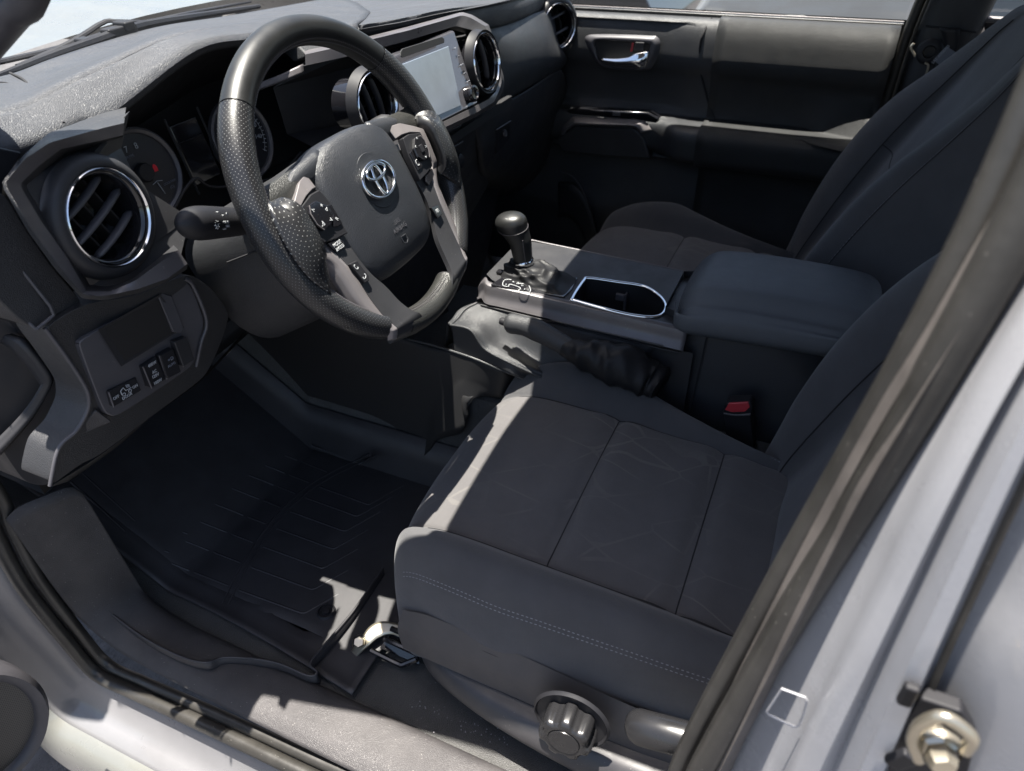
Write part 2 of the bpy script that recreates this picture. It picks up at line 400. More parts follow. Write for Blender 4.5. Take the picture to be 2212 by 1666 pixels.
b.build('cab_back_wall', M['plastic'], truck, solid=.03)
# sun blocker added out of view to keep sun off the passenger cushion
vz = thing('sun_blocker', 'grey cloth sun blocker added unseen above the dashboard to shade the passenger cushion', 'sun blocker', (.36, -.02, 1.12))
b = MB(); b.grid(net([[A(x, y, z) for x in (.13, .25, .45, .60)] for y, z in ((-.09, 1.145), (.0, 1.115), (.08, 1.065), (.13, 1.03))], 12, 8)); b.build('flap', M['headliner'], vz, solid=.012, bevel=.003)
b = MB(); b.tube([A(.10, -.088, 1.15), A(.63, -.088, 1.14)], .005, 8); b.build('rod', M['black'], vz)
# windscreen glass
b = MB()
b.grid(net([[A(-.66, .40, .80), A(-.42, .535, .785), A(0, .61, .765), A(.42, .56, .765), A(.70, .45, .78)],
            [A(-.62, -.07, 1.13), A(-.3, -.06, 1.16), A(0, -.055, 1.165), A(.3, -.06, 1.16), A(.62, -.07, 1.13)]], 15, 7))
b.build('windscreen', M['glass'], truck)
# bonnet
b = MB()
HB = [[A(-.86, .60, .66), A(-.74, .64, .745), A(-.4, .70, .775), A(0, .74, .785), A(.4, .70, .775), A(.74, .64, .745), A(.86, .6, .66)],
      [A(-.87, 1.0, .64), A(-.75, 1.0, .745), A(-.52, 1.0, .765), A(0, 1.0, .81), A(.52, 1.0, .765), A(.75, 1.0, .745), A(.87, 1.0, .64)],
      [A(-.86, 1.5, .60), A(-.72, 1.5, .70), A(-.5, 1.5, .725), A(0, 1.5, .775), A(.5, 1.5, .725), A(.72, 1.5, .70), A(.86, 1.5, .6)],
      [A(-.8, 1.8, .45), A(-.62, 1.85, .56), A(-.4, 1.88, .60), A(0, 1.9, .62), A(.4, 1.88, .6), A(.62, 1.85, .56), A(.8, 1.8, .45)]]
b.grid(net(HB, 31, 21)); b.build('bonnet', M['paint'], truck)
b = MB()
b.grid(net([[A(-.74, .44, .765), A(-.4, .58, .745), A(0, .65, .735), A(.4, .60, .735), A(.74, .48, .745)],
            [A(-.76, .66, .725), A(-.4, .72, .742), A(0, .76, .745), A(.4, .72, .742), A(.76, .66, .725)]], 21, 4))
b.build('cowl_panel', M['black'], truck)
# firewall closes the footwell
b = MB(); b.grid([[A(-.76, .92, -.1), A(.76, .92, -.1)], [A(-.76, .80, .70), A(.76, .80, .70)]]); b.build('firewall', M['cavity'], truck)
# wipers
def wiper(label, blade, arm, r=.007):
    t = thing('windscreen_wiper', label, 'wiper', tuple(blade[0]), 'wipers lying on the windscreen')
    q = MB(); q.tube(cr(blade, 14), [r * (.6 + .5 * math.sin(PI * i / 13)) for i in range(14)], 8); q.build('blade', M['black'], t)
    q = MB(); q.tube(cr(arm, 12), [.0075 - .0003 * i for i in range(12)], 8, flat=.6); q.build('arm', M['black'], t)
    q = MB(); c = (np.asarray(blade[2]) + np.asarray(blade[3])) / 2; q.box(c, (.055, .022, .020)); q.box(c + A(.012, 0, .008), (.02, .03, .014)); q.build('clip', M['black'], t, bevel=.003)
wiper('black wiper nearest the driver, lying along the base of the windscreen', WP([(-20, 172, .52), (110, 122, .56), (215, 86, .58), (300, 57, .60), (420, 36, .63), (560, 14, .66)], 'y'),
      WP([(40, 145, .64), (150, 94, .64), (222, 49, .64), (250, 46, .63), (305, 47, .62)], 'y'))
wiper('long thin black wiper arm further back at the centre of the windscreen base', WP([(-40, 188, .52), (60, 140, .56), (130, 122, .58), (220, 96, .60), (250, 89, .60), (262, 84, .6)], 'y'),
      WP([(-30, 140, .68), (120, 106, .68), (260, 62, .69), (400, 30, .70), (540, 4, .72)], 'y'), .005)

# centre pillar beside the camera: rubber strip, jamb paint lifted for shade, striker
def line_pts(l, x0, x1): return WP([(u, v, 'x', x0 + (x1 - x0) * i / (len(l) - 1)) for i, (u, v) in enumerate(l)])
inner = [(1440, 1720), (1500, 1640), (1600, 1445), (1700, 1250), (1800, 1062), (1900, 880), (2000, 715), (2100, 540), (2230, 330), (2330, 150)]
mid1 = [(1560, 1740), (1585, 1666), (1712, 1415), (1800, 1236), (1900, 1035), (2000, 868), (2100, 700), (2200, 540), (2300, 380), (2420, 190)]
mid2 = [(1600, 1760), (1625, 1670), (1745, 1440), (1835, 1262), (1930, 1075), (2030, 900), (2130, 735), (2230, 580), (2330, 420), (2460, 220)]
p3 = [(1650, 1790), (1700, 1660), (1800, 1450), (1890, 1265), (1990, 1060), (2080, 890), (2190, 700), (2290, 540), (2400, 390), (2540, 200)]
p4 = [(1840, 1850), (1900, 1690), (1990, 1480), (2070, 1300), (2150, 1120), (2240, 930), (2330, 760), (2430, 590), (2530, 430), (2660, 250)]
p5 = [(1900, 1880), (1935, 1700), (2040, 1440), (2110, 1285), (2200, 1090), (2290, 900), (2390, 720), (2500, 560), (2600, 420), (2740, 240)]
N_ = 40
def col(l, x0, x1): return cr(line_pts(l, x0, x1), N_)
c_in = col(inner, -.742, -.69); c_m1 = col(mid1, -.752, -.70); c_m2 = col(mid2, -.748, -.698)
c_3 = col(p3, -.768, -.716); c_4 = col(p4, -.79, -.735); c_5 = col(p5, -.775, -.72)
def lerp(a, c, t, d=(0, 0, 0)): return [p * (1 - t) + q * t + A(*d) for p, q in zip(a, c)]
b = MB()
b.grid([lerp(c_in, c_m1, 0, (.05, -.03, 0)), lerp(c_in, c_m1, -.02, (.012, 0, 0)), c_in, lerp(c_in, c_m1, .18, (-.006, 0, 0)), lerp(c_in, c_m1, .26, (-.003, 0, 0)), lerp(c_in, c_m1, .42, (-.008, 0, 0)),
        lerp(c_in, c_m1, .62, (-.012, 0, 0)), lerp(c_in, c_m1, .80, (-.004, 0, 0)), lerp(c_in, c_m1, .92, (.002, 0, 0)), lerp(c_in, c_m1, 1., (.010, 0, 0))])
b.build('pillar_weatherstrip', M['rubberb'], truck, ang=60)
b = MB()
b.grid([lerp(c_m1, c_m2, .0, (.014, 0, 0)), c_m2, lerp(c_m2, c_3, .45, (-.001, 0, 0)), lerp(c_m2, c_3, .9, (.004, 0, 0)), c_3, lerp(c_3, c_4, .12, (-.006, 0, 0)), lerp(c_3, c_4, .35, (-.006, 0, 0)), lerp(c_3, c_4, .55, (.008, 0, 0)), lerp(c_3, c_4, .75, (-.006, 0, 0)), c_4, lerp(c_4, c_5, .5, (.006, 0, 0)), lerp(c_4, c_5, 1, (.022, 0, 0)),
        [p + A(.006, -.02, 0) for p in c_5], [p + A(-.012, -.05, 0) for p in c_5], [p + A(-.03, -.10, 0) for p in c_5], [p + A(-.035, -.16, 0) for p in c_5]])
b.build('door_pillar', M['paint_shaded'], truck, ang=50)
b = MB(); b.grid([lerp(c_4, c_5, .6, (.004, 0, 0)), lerp(c_4, c_5, .95, (-.003, 0, 0)), lerp(c_4, c_5, 1.05, (.01, 0, 0))])
b.build('pillar_seal', M['rubber'], truck, ang=60)
# inner face so that the pillar is solid when seen from inside
b = MB()
b.grid([[p + A(.05, -.03, 0) for p in c_in], [p + A(.075, -.10, 0) for p in c_in], [p + A(.05, -.16, 0) for p in c_in]])
b.build('pillar_trim', M['plastic2'], truck)
# embossed rectangle on the jamb
b = MB()
rect = WP([(1689, 1488), (1740, 1507), (1744, 1514), (1735, 1545), (1726, 1567), (1716, 1571), (1660, 1544), (1656, 1538)], 'x', -.7585)
b.tube(lin(rect + rect[:1], 60)[:-1], .0007, 6, closed=True); b.build('jamb_emboss', M['paint_shaded'], truck)
# striker: plate, hoop, bolt, latch
b = MB()
P1 = WP([(1985, 1640), (1972, 1600), (1985, 1570), (2020, 1550), (2050, 1552), (2090, 1582), (2100, 1600), (2085, 1622)], 'x', -.80)
b.tube(cr(P1, 30), .0035, 10)
st = b.build('striker_hoop', M['steel'], truck, ang=60)
b = MB()
cc = W(2030, 1625, 'x', -.80); b.lathe([(0, .010), (.006, .010), (.0075, .006), (.0075, 0), (.010, -.002), (.0105, -.008)], cc, (-1, -.15, .2), 6); b.lathe([(.011, 0), (.012, -.004)], cc, (-1, -.15, .2), 24)
b.build('striker_bolt', M['steel'], truck)
b = MB()
for k, (u, v) in enumerate([(1962, 1500), (1948, 1640)]):
    c = W(u, v, 'x', -.785); b.box(c, (.006, .008 + .003 * (k % 2), .018), Matrix.Rotation(.4 * k, 3, 'X'))
b.prism(WP([(1900, 1720), (1940, 1570), (1990, 1510), (2080, 1540), (2110, 1600), (2080, 1720)], 'x', -.775), A(.01, 0, 0))
b.build('striker_plate', M['black'], truck, bevel=.002)

# ================================================================== door sill scuff plate
ds = thing('scuff_plate', 'grained black plastic scuff plate along the driver door sill', 'scuff plate', (-.7, 0, .01))
SC0 = [(-.744, .440, .30), (-.744, .43, .12), (-.744, .395, .05), (-.744, .34, .022), (-.744, .26, .014), (-.744, .10, .012), (-.744, -.10, .012), (-.744, -.42, .012)]
off = [(.0, -.003, .0), (.02, -.010, .006), (.05, -.025, .006), (.078, -.035, .002), (.088, -.04, -.012)]
rows = []
for k, (dx, dy, dz) in enumerate(off):
    rows.append([A(x + dx, y + dy * (1 if z > .05 else .3), z + dz * 1.5 + (0 if z > .05 else 0)) for x, y, z in SC0])
G = net(rows, 60, 17)
b = MB(); b.grid(G); b.build('plate', M['scuff'], ds, solid=.004)
def onG(G, fu, fv, lift=.0006):
    nv, nu = len(G), len(G[0]); a = fu * (nu - 1); c = fv * (nv - 1); i = min(int(a), nu - 2); j = min(int(c), nv - 2)
    p = G[j][i] * (1 - a + i) * (1 - c + j) + G[j][i + 1] * (a - i) * (1 - c + j) + G[j + 1][i] * (1 - a + i) * (c - j) + G[j + 1][i + 1] * (a - i) * (c - j)
    n = np.cross(G[j][i + 1] - G[j][i], G[j + 1][i] - G[j][i]); n /= max(1e-9, np.linalg.norm(n))
    if n[2] < 0: n = -n
    return p + n * lift
b = MB()
for L in ([(.42, .30), (.50, .22), (.62, .2), (.97, .24)], [(.46, .62), (.43, .45), (.48, .36), (.60, .36), (.80, .40), (.97, .46)],
          [(.42, .72), (.45, .80), (.60, .76), (.76, .80), (.80, .62), (.78, .55)], [(.3, .1), (.5, .08), (.97, .08)], [(.56, .28), (.75, .30), (.97, .33)], [(.54, .50), (.58, .46), (.97, .55)], [(.56, .64), (.80, .70), (.86, .66), (.84, .58)]):
    pl = [onG(G, *q, .0002) for q in lin([A(*q) for q in L], 40)]; b.tube(pl, .0012, 5)
b.build('groove', M['seam'], ds)
# ================================================================== STEERING WHEEL
_c, _s = math.cos(.01384), math.sin(.01384)
RZ = np.array([[_c, -_s, 0], [_s, _c, 0], [0, 0, 1]]); TL = .42488
WV = RZ @ A(1, 0, 0); WU = RZ @ A(0, math.sin(TL), math.cos(TL)); WN = RZ @ A(0, -math.cos(TL), math.sin(TL))
WO = A(-.37997, .01465, .70379); WR = .1744
def wl(x, y, h=0.): return WO + x * WV + y * WU + h * WN
wheel = thing('steering_wheel', 'black leather steering wheel with perforated grips, grey trim and chrome emblem', 'steering wheel', tuple(WO))
def rimseg(a0, a1, r=.0163, n=60, nn=26, rr=None):
    G = []
    for i in range(n + 1):
        t = R(a0 + (a1 - a0) * i / n); d = math.cos(t) * WV + math.sin(t) * WU
        r_ = r if rr is None else rr(a0 + (a1 - a0) * i / n)
        G.append([WO + d * (WR + r_ * .98 * math.cos(q)) + WN * r_ * 1.04 * math.sin(q) for q in [2 * PI * k / nn for k in range(nn)]])
    return G
swell = lambda a: .0163 + .0014 * math.exp(-((a - 150) / 14) ** 2) + .0014 * math.exp(-((a - 30) / 14) ** 2)
for nm, a0, a1, mt in (('rim_top', 43, 134, 'leather'), ('rim_grip', 134.6, 237, 'perf'), ('rim_grip', -54, 42.4, 'perf'), ('rim_bottom', 250, 289, 'leather2')):
    b = MB(); b.grid(rimseg(a0, a1, rr=swell), cu=True); b.build(nm, M[mt], wheel, ang=80)
for a in (42.7, 134.3, 237.2, 249.8, 289.2, 305.8): b = MB(); b.grid(rimseg(a - .5, a + .5, .0158, 2), cu=True); b.build('rim_seam', M['seam'], wheel)
# stitching on the inner edge, in the three gaps between the lower spokes
for lo_, hi_ in ((-54, 236), (252, 288)):
  b = MB()
  for i in range(int((hi_ - lo_) / 1.09)):
    a = lo_ + i * 1.09
    t = R(a); t2 = R(a + .62)
    for s in (-1, 1):
        q1 = R(180 - 32 + s * 5); q2 = R(180 - 32 + s * 9)
        def pt(t, q): d = math.cos(t) * WV + math.sin(t) * WU; return WO + d * (WR + .0167 * math.cos(q)) + WN * .0172 * math.sin(q)
        b.tube([pt(t, q1), pt(t2, q2)], .00055, 4)
  b.build('stitching', M['graytrim'], wheel)

# side spokes (leather) : rim -> hub
def spoke(sg):
    rim = [(-.166, .034, -.006), (-.168, .022, .006), (-.1695, .004, .008), (-.169, -.020, .008), (-.165, -.046, .006), (-.156, -.072, .002)]
    m1 = [(-.153, .019, -.004), (-.154, .014, .012), (-.156, .0, .015), (-.156, -.018, .015), (-.154, -.036, .012), (-.1495, -.051, .004)]
    m2 = [(-.146, .020, -.001), (-.147, .015, .0135), (-.148, .002, .0155), (-.1485, -.012, .0155), (-.1475, -.028, .0125), (-.1455, -.039, .004)]
    hub = [(-.138, .021, .006), (-.139, .016, .0140), (-.140, .002, .0145), (-.140, -.012, .0142), (-.140, -.026, .0115), (-.1405, -.034, .003)]
    rows = [[wl(sg * -x, y, h) if sg > 0 else wl(x, y, h) for x, y, h in r] for r in (rim, m1, m2, hub)]
    b = MB(); b.grid(net(rows, 26, 18)); b.build('spoke', M['perf'], wheel, solid=.016, ang=70)
spoke(-1); spoke(1)
for sg in (-1, 1):
    rows = [[(-.166, .052, -.006), (-.150, .050, -.004), (-.125, .050, -.003), (-.095, .052, -.002)], [(-.167, .035, .0), (-.150, .034, .003), (-.125, .036, .004), (-.100, .040, .004)], [(-.168, .015, -.002), (-.150, .012, .001), (-.135, .012, .002), (-.11, .02, .004)]]
    b = MB(); b.grid(net([[wl(sg * -x, y, h) for x, y, h in r] for r in rows], 14, 10)); b.build('spoke_back', M['leather2'], wheel, solid=.014, ang=70)

# airbag cover
half = [(0, .0615), (.03, .0605), (.055, .055), (.072, .044), (.080, .025), (.083, 0), (.0835, -.03), (.083, -.065), (.078, -.088), (.064, -.103), (.045, -.1085), (.02, -.110), (0, -.1105)]
outl = half + [(-x, y) for x, y in half[-2:0:-1]]
oc = cr([A(x, y, 0) for x, y in outl], 96, True)
rings = [(.0, .0185), (.14, .0185), (.28, .0183), (.36, .0186), (.45, .0188), (.6, .0175), (.75, .0150), (.88, .0110), (.955, .0070), (.99, .0015), (1., -.010), (.99, -.03)]
b = MB(); G = []
for s_, h in rings:
    G.append([wl(p[0] * s_, -.012 + (p[1] + .012) * s_, h - .0035 * max(0, (-p[1] - .04) / .07) * s_) for p in oc])
b.grid(G, cu=True); ab = b.build('airbag_cover', M['airbag'], wheel, ang=70)
# upper lobes of the cover reaching to the spokes
for sg in (-1, 1):
    b = MB()
    b.grid(net([[wl(sg * x, y, h) for x, y, h in r] for r in (
        [(.05, .058, .002), (.08, .054, .001), (.105, .049, -.001)], [(.05, .048, .008), (.085, .044, .006), (.112, .041, .003)], [(.06, .03, .004), (.088, .03, .003), (.108, .032, .002)])], 9, 7))
    b.build('cover_lobe', M['airbag'], wheel, solid=.012)
# emblem
em = MB()
def ell(cx, cy, a_, b_, rr, h=.0215, tw=0.):
    em.tube([wl(cx + a_ * math.cos(t), cy + b_ * math.sin(t), h) for t in [2 * PI * k / 56 for k in range(56)]], rr, 10, closed=True, flat=.8)
ell(.0, -.003, .0300, .0205, .0026); ell(.0, .0062, .0185, .0080, .0024, .0225); ell(.0, -.0035, .0078, .0182, .0024, .0222)
emb = em.build('emblem', M['chrome'], wheel, ang=80)
b = MB(); b.lathe([(0, .0003), (.0325, .0003), (.034, -.002)], wl(0, -.003, .0182), WN, 48); 
b.build('emblem_recess', M['airbag'], wheel)
tx = lambda s, sz, x, y, h, m, p, rot=0., **k: text('marking', s, sz, wl(x, y, h), WV * math.cos(rot) + WU * math.sin(rot), WU * math.cos(rot) - WV * math.sin(rot), M[m], p, **k)
tx('SRS', .0080, 0, -.0560, .0170, 'plastic2', ab, ext=.0003); tx('AIRBAG', .0080, 0, -.0650, .0163, 'plastic2', ab, ext=.0003)
b = MB(); b.tube([wl(x, y, .0152) for x, y in ((-.005, -.075), (-.005, -.082), (0, -.085), (.005, -.082), (.005, -.075))], .0006, 6, closed=True); b.build('marking', M['airbag'], ab)

def wpoly(name, pts, h, th, m, parent=wheel, bevel=.0012, dh=None):
    b = MB(); b.prism([wl(x, y, h - th + (dh(x, y) if dh else 0)) for x, y in pts], WN * th)
    return b.build(name, M[m], parent, bevel=bevel, ang=30)
for sg in (-1, 1):
    mir = lambda L: [(sg * -x, y) for x, y in L][:: (1 if sg < 0 else -1)]
    # grey trim above and beside the switch pad
    b = MB()
    rows = [[(-.084, .041, .003), (-.104, .038, .009), (-.122, .028, .012), (-.1400, .0175, .0135), (-.1405, -.003, .0135), (-.1395, -.0258, .012), (-.141, -.033, .008)],
            [(-.084, .024, .007), (-.094, .025, .011), (-.110, .0225, .0135), (-.1285, .0155, .0145), (-.129, -.004, .0145), (-.1285, -.026, .012), (-.124, -.034, .009)]]
    b.grid(net([[wl(sg * -x, y, h) for x, y, h in r] for r in rows], 30, 5, su=False, sv=False)); b.build('grey_trim', M['silver'], wheel, solid=.01, bevel=.001)
    # pad and buttons
    pad = wpoly('switch_pad', mir([(-.129, .0150), (-.104, .0215), (-.089, .021), (-.0835, .0), (-.083, -.034), (-.090, -.033), (-.104, -.0315), (-.122, -.0275), (-.128, -.005)]), .0145, .010, 'black')
    btn = wpoly('button', mir([(-.1185, .0140), (-.1060, .0145), (-.0945, .0035), (-.0935, -.0075), (-.1035, -.0160), (-.1175, -.0165), (-.1235, -.008), (-.1240, .006)]), .0190, .006, 'gloss', pad, .0018)
    b = MB(); b.tube([wl(sg * -x, y, .0188) for x, y in ((-.1185, .0132), (-.1228, .0058), (-.1222, -.007), (-.117, -.0155))], .0006, 6); b.build('button_edge', M['silver'], pad)
    if sg > 0:
        wpoly('button', [(.1045, .004), (.1125, .004), (.1125, -.006), (.1045, -.006)], .0205, .003, 'black', pad, .001)
    wpoly('button', mir([(-.092, .0035), (-.0855, .002), (-.0850, -.022), (-.0945, -.0215), (-.1000, -.0190), (-.0915, -.0085)]), .0165, .004, 'gloss', pad, .001)
    low = wpoly('button', mir([(-.117, -.0300), (-.098, -.0325), (-.094, -.040), (-.097, -.046), (-.113, -.0405)]), .0135, .008, 'gloss', pad, .001)
    # lower spokes
    b = MB()
    L1 = [(-.083, -.030, .007), (-.083, -.060, .009), (-.0760, -.088, .009), (-.066, -.110, .010), (-.060, -.135, .013), (-.053, -.152, .0168), (-.043, -.164, .018), (-.040, -.1815, .010), (-.042, -.188, -.004)]
    L2 = [(-.113, -.030, .009), (-.108, -.054, .011), (-.103, -.075, .012), (-.101, -.107, .012), (-.097, -.135, .014), (-.092, -.150, .0165), (-.091, -.157, .0172), (-.092, -.168, .010), (-.094, -.172, -.004)]
    rows = [[wl(sg * -x, y, h) for x, y, h in r] for r in (L1, L2)]
    b.grid(net(rows, 40, 5, sv=False)); b.build('lower_spoke', M['plastic'], wheel, solid=.007, bevel=.0015)
    b = MB()
    L3 = [(-.140, -.030, .009), (-.122, -.050, .010), (-.119, -.072, .010), (-.116, -.105, .010), (-.109, -.132, .012), (-.101, -.150, .0155), (-.0985, -.156, .0165), (-.0985, -.166, .009)]
    L3b = [(-.148, -.036, .001), (-.130, -.054, -.002), (-.126, -.075, -.002), (-.123, -.107, -.002), (-.116, -.130, .000), (-.107, -.147, .006), (-.103, -.155, .009), (-.102, -.164, .004)]
    L2b = [(-.116, -.030, .0095), (-.109, -.054, .0115), (-.104, -.075, .0125), (-.102, -.107, .0125), (-.098, -.135, .0145), (-.093, -.150, .017), (-.092, -.157, .0177), (-.093, -.168, .0105)]
    rows = [[wl(sg * -x, y, h) for x, y, h in r] for r in (L2b, L3, L3b)]
    b.grid(net(rows, 40, 7, sv=False)); b.build('grey_trim', M['silver'], wheel, solid=.004, ang=50)
# phone buttons / lane button / prints
ph = wpoly('button', [(-.1065, -.0615), (-.093, -.0635), (-.0885, -.086), (-.092, -.0905), (-.100, -.0895)], .0165, .005, 'black')
tx('C', .010, -.1005, -.069, .0167, 'white', ph, rot=.5, sx=.6); tx('C', .010, -.0955, -.083, .0167, 'white', ph, rot=2., sx=.6)
ln = wpoly('button', [(.0760, -.069), (.0930, -.072), (.0935, -.086), (.0800, -.087)], .0155, .005, 'gloss')
tx('/8\\', .007, .085, -.078, .0158, 'white', ln)
tx('^', .009, -.1165, .0065, .0193, 'white', btn, rot=.8); tx('+', .0075, -.1030, .0065, .0193, 'white', btn); tx('d', .006, -.0995, .001, .0193, 'white', btn, rot=-.4)
tx('-d', .007, -.1155, -.0100, .0193, 'white', btn, rot=.3); tx('v', .008, -.1010, -.0105, .0193, 'white', btn, rot=.7)
tx('R', .006, -.0895, -.014, .0168, 'white', btn, rot=.5); tx('MODE', .0058, -.1055, -.0362, .0138, 'white', low, sx=.8); tx('&HOLD', .0052, -.1045, -.0415, .0138, 'white', low, sx=.8)
tx('<', .006, .0985, .0045, .0193, 'white', btn); tx('>', .006, .1195, -.002, .0193, 'white', btn); tx('^', .007, .1090, .0115, .0193, 'white', btn); tx('v', .006, .1090, -.0125, .0193, 'white', btn)
b = MB(); b.tube([wl(x, y, .0168) for x, y in ((.092, -.0095), (.0885, -.0095), (.0875, -.013), (.0885, -.0165), (.093, -.0165), (.0915, -.0155))], .0005, 6); b.build('marking', M['white'], btn)
# steering column shroud
colm = thing('steering_column', 'dark grained plastic steering column shroud behind the wheel', 'steering column', tuple(wl(0, -.02, -.1)))
b = MB(); G = []
for d, sx_, up_, dn in ((-.028, .060, .045, .060), (-.036, .080, .058, .082), (-.06, .092, .066, .100), (-.11, .098, .060, .118), (-.17, .102, .056, .132), (-.24, .104, .05, .14)):
    G.append([wl(sx_ * (1.52 if math.cos(t) > 0 else 1) * math.copysign(abs(math.cos(t)) ** .7, math.cos(t)), -.012 + (up_ if math.sin(t) > 0 else dn) * math.copysign(abs(math.sin(t)) ** .8, math.sin(t)), d) for t in [2 * PI * k / 40 for k in range(40)]])
b.grid(G, cu=True); b.face(G[0]); b.build('shroud', M['padfine'], colm, ang=50)
b = MB(); b.tube([wl(-sx_, -.015, d) for sx_, d in ((.081, -.036), (.093, -.06), (.099, -.11), (.103, -.17))], .0012, 6); b.build('shroud_seam', M['seam'], colm)
b = MB(); b.lathe([(.048, -.03), (.046, .0)], wl(0, -.01, -.03), WN, 32); b.build('hub', M['black'], wheel)

# stalks
ts = thing('turn_signal_stalk', 'black light and turn signal stalk left of the steering wheel with lamp symbols', 'stalk', tuple(W(510, 478, 'y', .10)))
s0 = W(545, 487, 'y', .125); s1 = W(505, 480, 'y', .105); s2 = W(470, 481, 'y', .098); s3 = W(385, 484, 'y', .085)
pth = lin([s0, s1, s2, s3], 22); rad = [.012] * 3 + [.0105, .0115, .0135] + [.0148, .0155, .0160, .0163, .0165, .0167, .0169, .0172, .0174, .0176, .0176, .0174, .0166, .0145, .010, .003]
b = MB(); b.tube(pth, rad, 20); sb = b.build('handle', M['black'], ts, ang=60)
dirv = s3 - s2; dirv /= np.linalg.norm(dirv)
tow = CAM - s2; tow -= (tow @ dirv) * dirv; tow /= np.linalg.norm(tow); upv = np.cross(tow, dirv); upv = upv if upv[2] > 0 else -upv
b = MB()
for t_ in (.12, .30):
    c = s2 + (s3 - s2) * t_; b.lathe([(.0163, -.0005), (.0170, 0), (.0163, .0005)], c, dirv, 32)
b.build('collar_ring', M['graytrim'], ts)
mm = s2 + (s3 - s2) * .42
b = MB(); c = mm + tow * .0172 - upv * .002
b.tube([c + upv * .0022 * math.cos(t) + dirv * .0022 * math.sin(t) for t in [2 * PI * k / 14 for k in range(14)]], .0004, 5, closed=True)
for k in range(8): t = 2 * PI * k / 8 + .2; b.tube([c + (upv * math.cos(t) + dirv * math.sin(t)) * .0034 + tow * .0002, c + (upv * math.cos(t) + dirv * math.sin(t)) * .0049 - tow * .0004], .0004, 4)
b.build('marking', M['white'], ts)
for s_, t_, uu in (('EO', .28, .010), ('X', .2, .0065), ('O', .06, .0085), ('AUTO', .17, .0), ('DRL', .12, -.004), ('OFF', .2, -.0065)):
    rad_ = .0168; hh = math.sqrt(max(0, rad_ ** 2 - uu ** 2)); text('marking', s_, .0038, s2 + (s3 - s2) * t_ + upv * uu + tow * (hh + .0004), -dirv, upv, M['white'], ts)
ws_ = thing('wiper_stalk', 'grey lit wiper stalk right of the column in front of the round air vent', 'stalk', tuple(W(800, 275, 'y', .10)))
b = MB(); q = lin([W(770, 300, 'y', .11), W(785, 287, 'y', .10), W(830, 265, 'y', .085), W(852, 268, 'y', .078)], 12)
b.tube(q, [.008, .008, .009, .010, .012, .0135, .0145, .015, .015, .0145, .013, .008], 18, flat=.75); b.build('handle', M['plastic'], ws_, ang=60)
text('marking', '<3*', .007, W(805, 274, 'y', .073), WV, WU, M['white'], ws_)
# ================================================================== DASHBOARD
dash = thing('dashboard', 'dark grained plastic dashboard with round chrome ringed vents and central touch screen', 'dashboard', (0, .25, .7))
def chaikin(P_, it=3, k=.16):
    for _ in range(it):
        o = []
        for a, c in zip(P_, P_[1:] + P_[:1]): o += [a * (1 - k) + c * k, a * k + c * (1 - k)]
        P_ = o; k = .25
    return P_
def panel(name, pts, m, parent=dash, ax='y', val=.16, off=(0, .05, 0), bevel=.002, ang=30, rnd=False):
    b = MB(); b.prism(chaikin(WP(pts, ax, val)) if rnd else WP(pts, ax, val), A(*off)); return b.build(name, M[m], parent, bevel=bevel, ang=ang)
def bead(name, pts, r, m, parent=dash, ax='y', val=.16, n=40, smooth=True):
    b = MB(); p = WP(pts, ax, val); b.tube(cr(p, n) if smooth else lin(p, n), r, 8); return b.build(name, M[m], parent, ang=70)

# --- top pad, driver half: windscreen edge -> crest -> hood lip -> inside
b = MB()
rows = [WP([(-120, 200, .40), (-40, 186, .44), (40, 166, .50), (120, 135, .54), (235, 97, .565), (351, 65, .585), (488, 43, .60), (600, 23, .61), (732, -2, .62)], 'y'),
        WP([(-110, 215, .36), (-30, 200, .40), (60, 182, .45), (150, 150, .48), (262, 112, .49), (375, 72, .50), (500, 54, .50), (620, 34, .50), (770, 12, .50)], 'y'),
        WP([(-90, 262, .29), (-10, 250, .29), (60, 228, .29), (140, 186, .29), (240, 139, .29), (381, 82, .29), (520, 62, .30), (640, 48, .33), (800, 33, .35)], 'y'),
        WP([(-80, 278, .274), (0, 270, .274), (72, 250, .274), (154, 208, .273), (256, 158, .272), (390, 93, .273), (530, 70, .276), (650, 61, .28), (790, 48, .28)], 'y'),
        WP([(-60, 330, .25), (20, 322, .25), (90, 300, .25), (170, 262, .25), (237, 238, .245), (413, 108, .25), (530, 83, .25), (640, 78, .25), (772, 60, .22)], 'y'),
        WP([(-50, 345, .26), (25, 340, .26), (95, 318, .26), (175, 276, .26), (242, 246, .255), (416, 116, .262), (530, 90, .262), (640, 86, .262), (780, 72, .22)], 'y')]
def mixr(p, q, t): return [x * (1 - t) + y * t for x, y in zip(p, q)]
rows = rows[:2] + [mixr(rows[1], rows[2], .55), mixr(rows[1], rows[2], .85)] + rows[2:3] + [mixr(rows[2], rows[3], .5)] + rows[3:]
b.grid(net(rows, 60, 46)); pad = b.build('dash_pad', M['pad'], dash, solid=.006, ang=50)
bead('pad_seam', [(22, 158, .49), (50, 172, .44), (70, 195, .385), (90, 224, .325), (122, 258, .27), (138, 266, .247)], .0016, 'seam')
b = MB(); b.tube(cr(WP([(-50, 182, .42), (10, 180, .43), (30, 192, .415), (34, 212, .38), (15, 225, .355), (-50, 244, .33)], 'y'), 40), .0016, 6); b.build('side_vent_edge', M['seam'], dash)
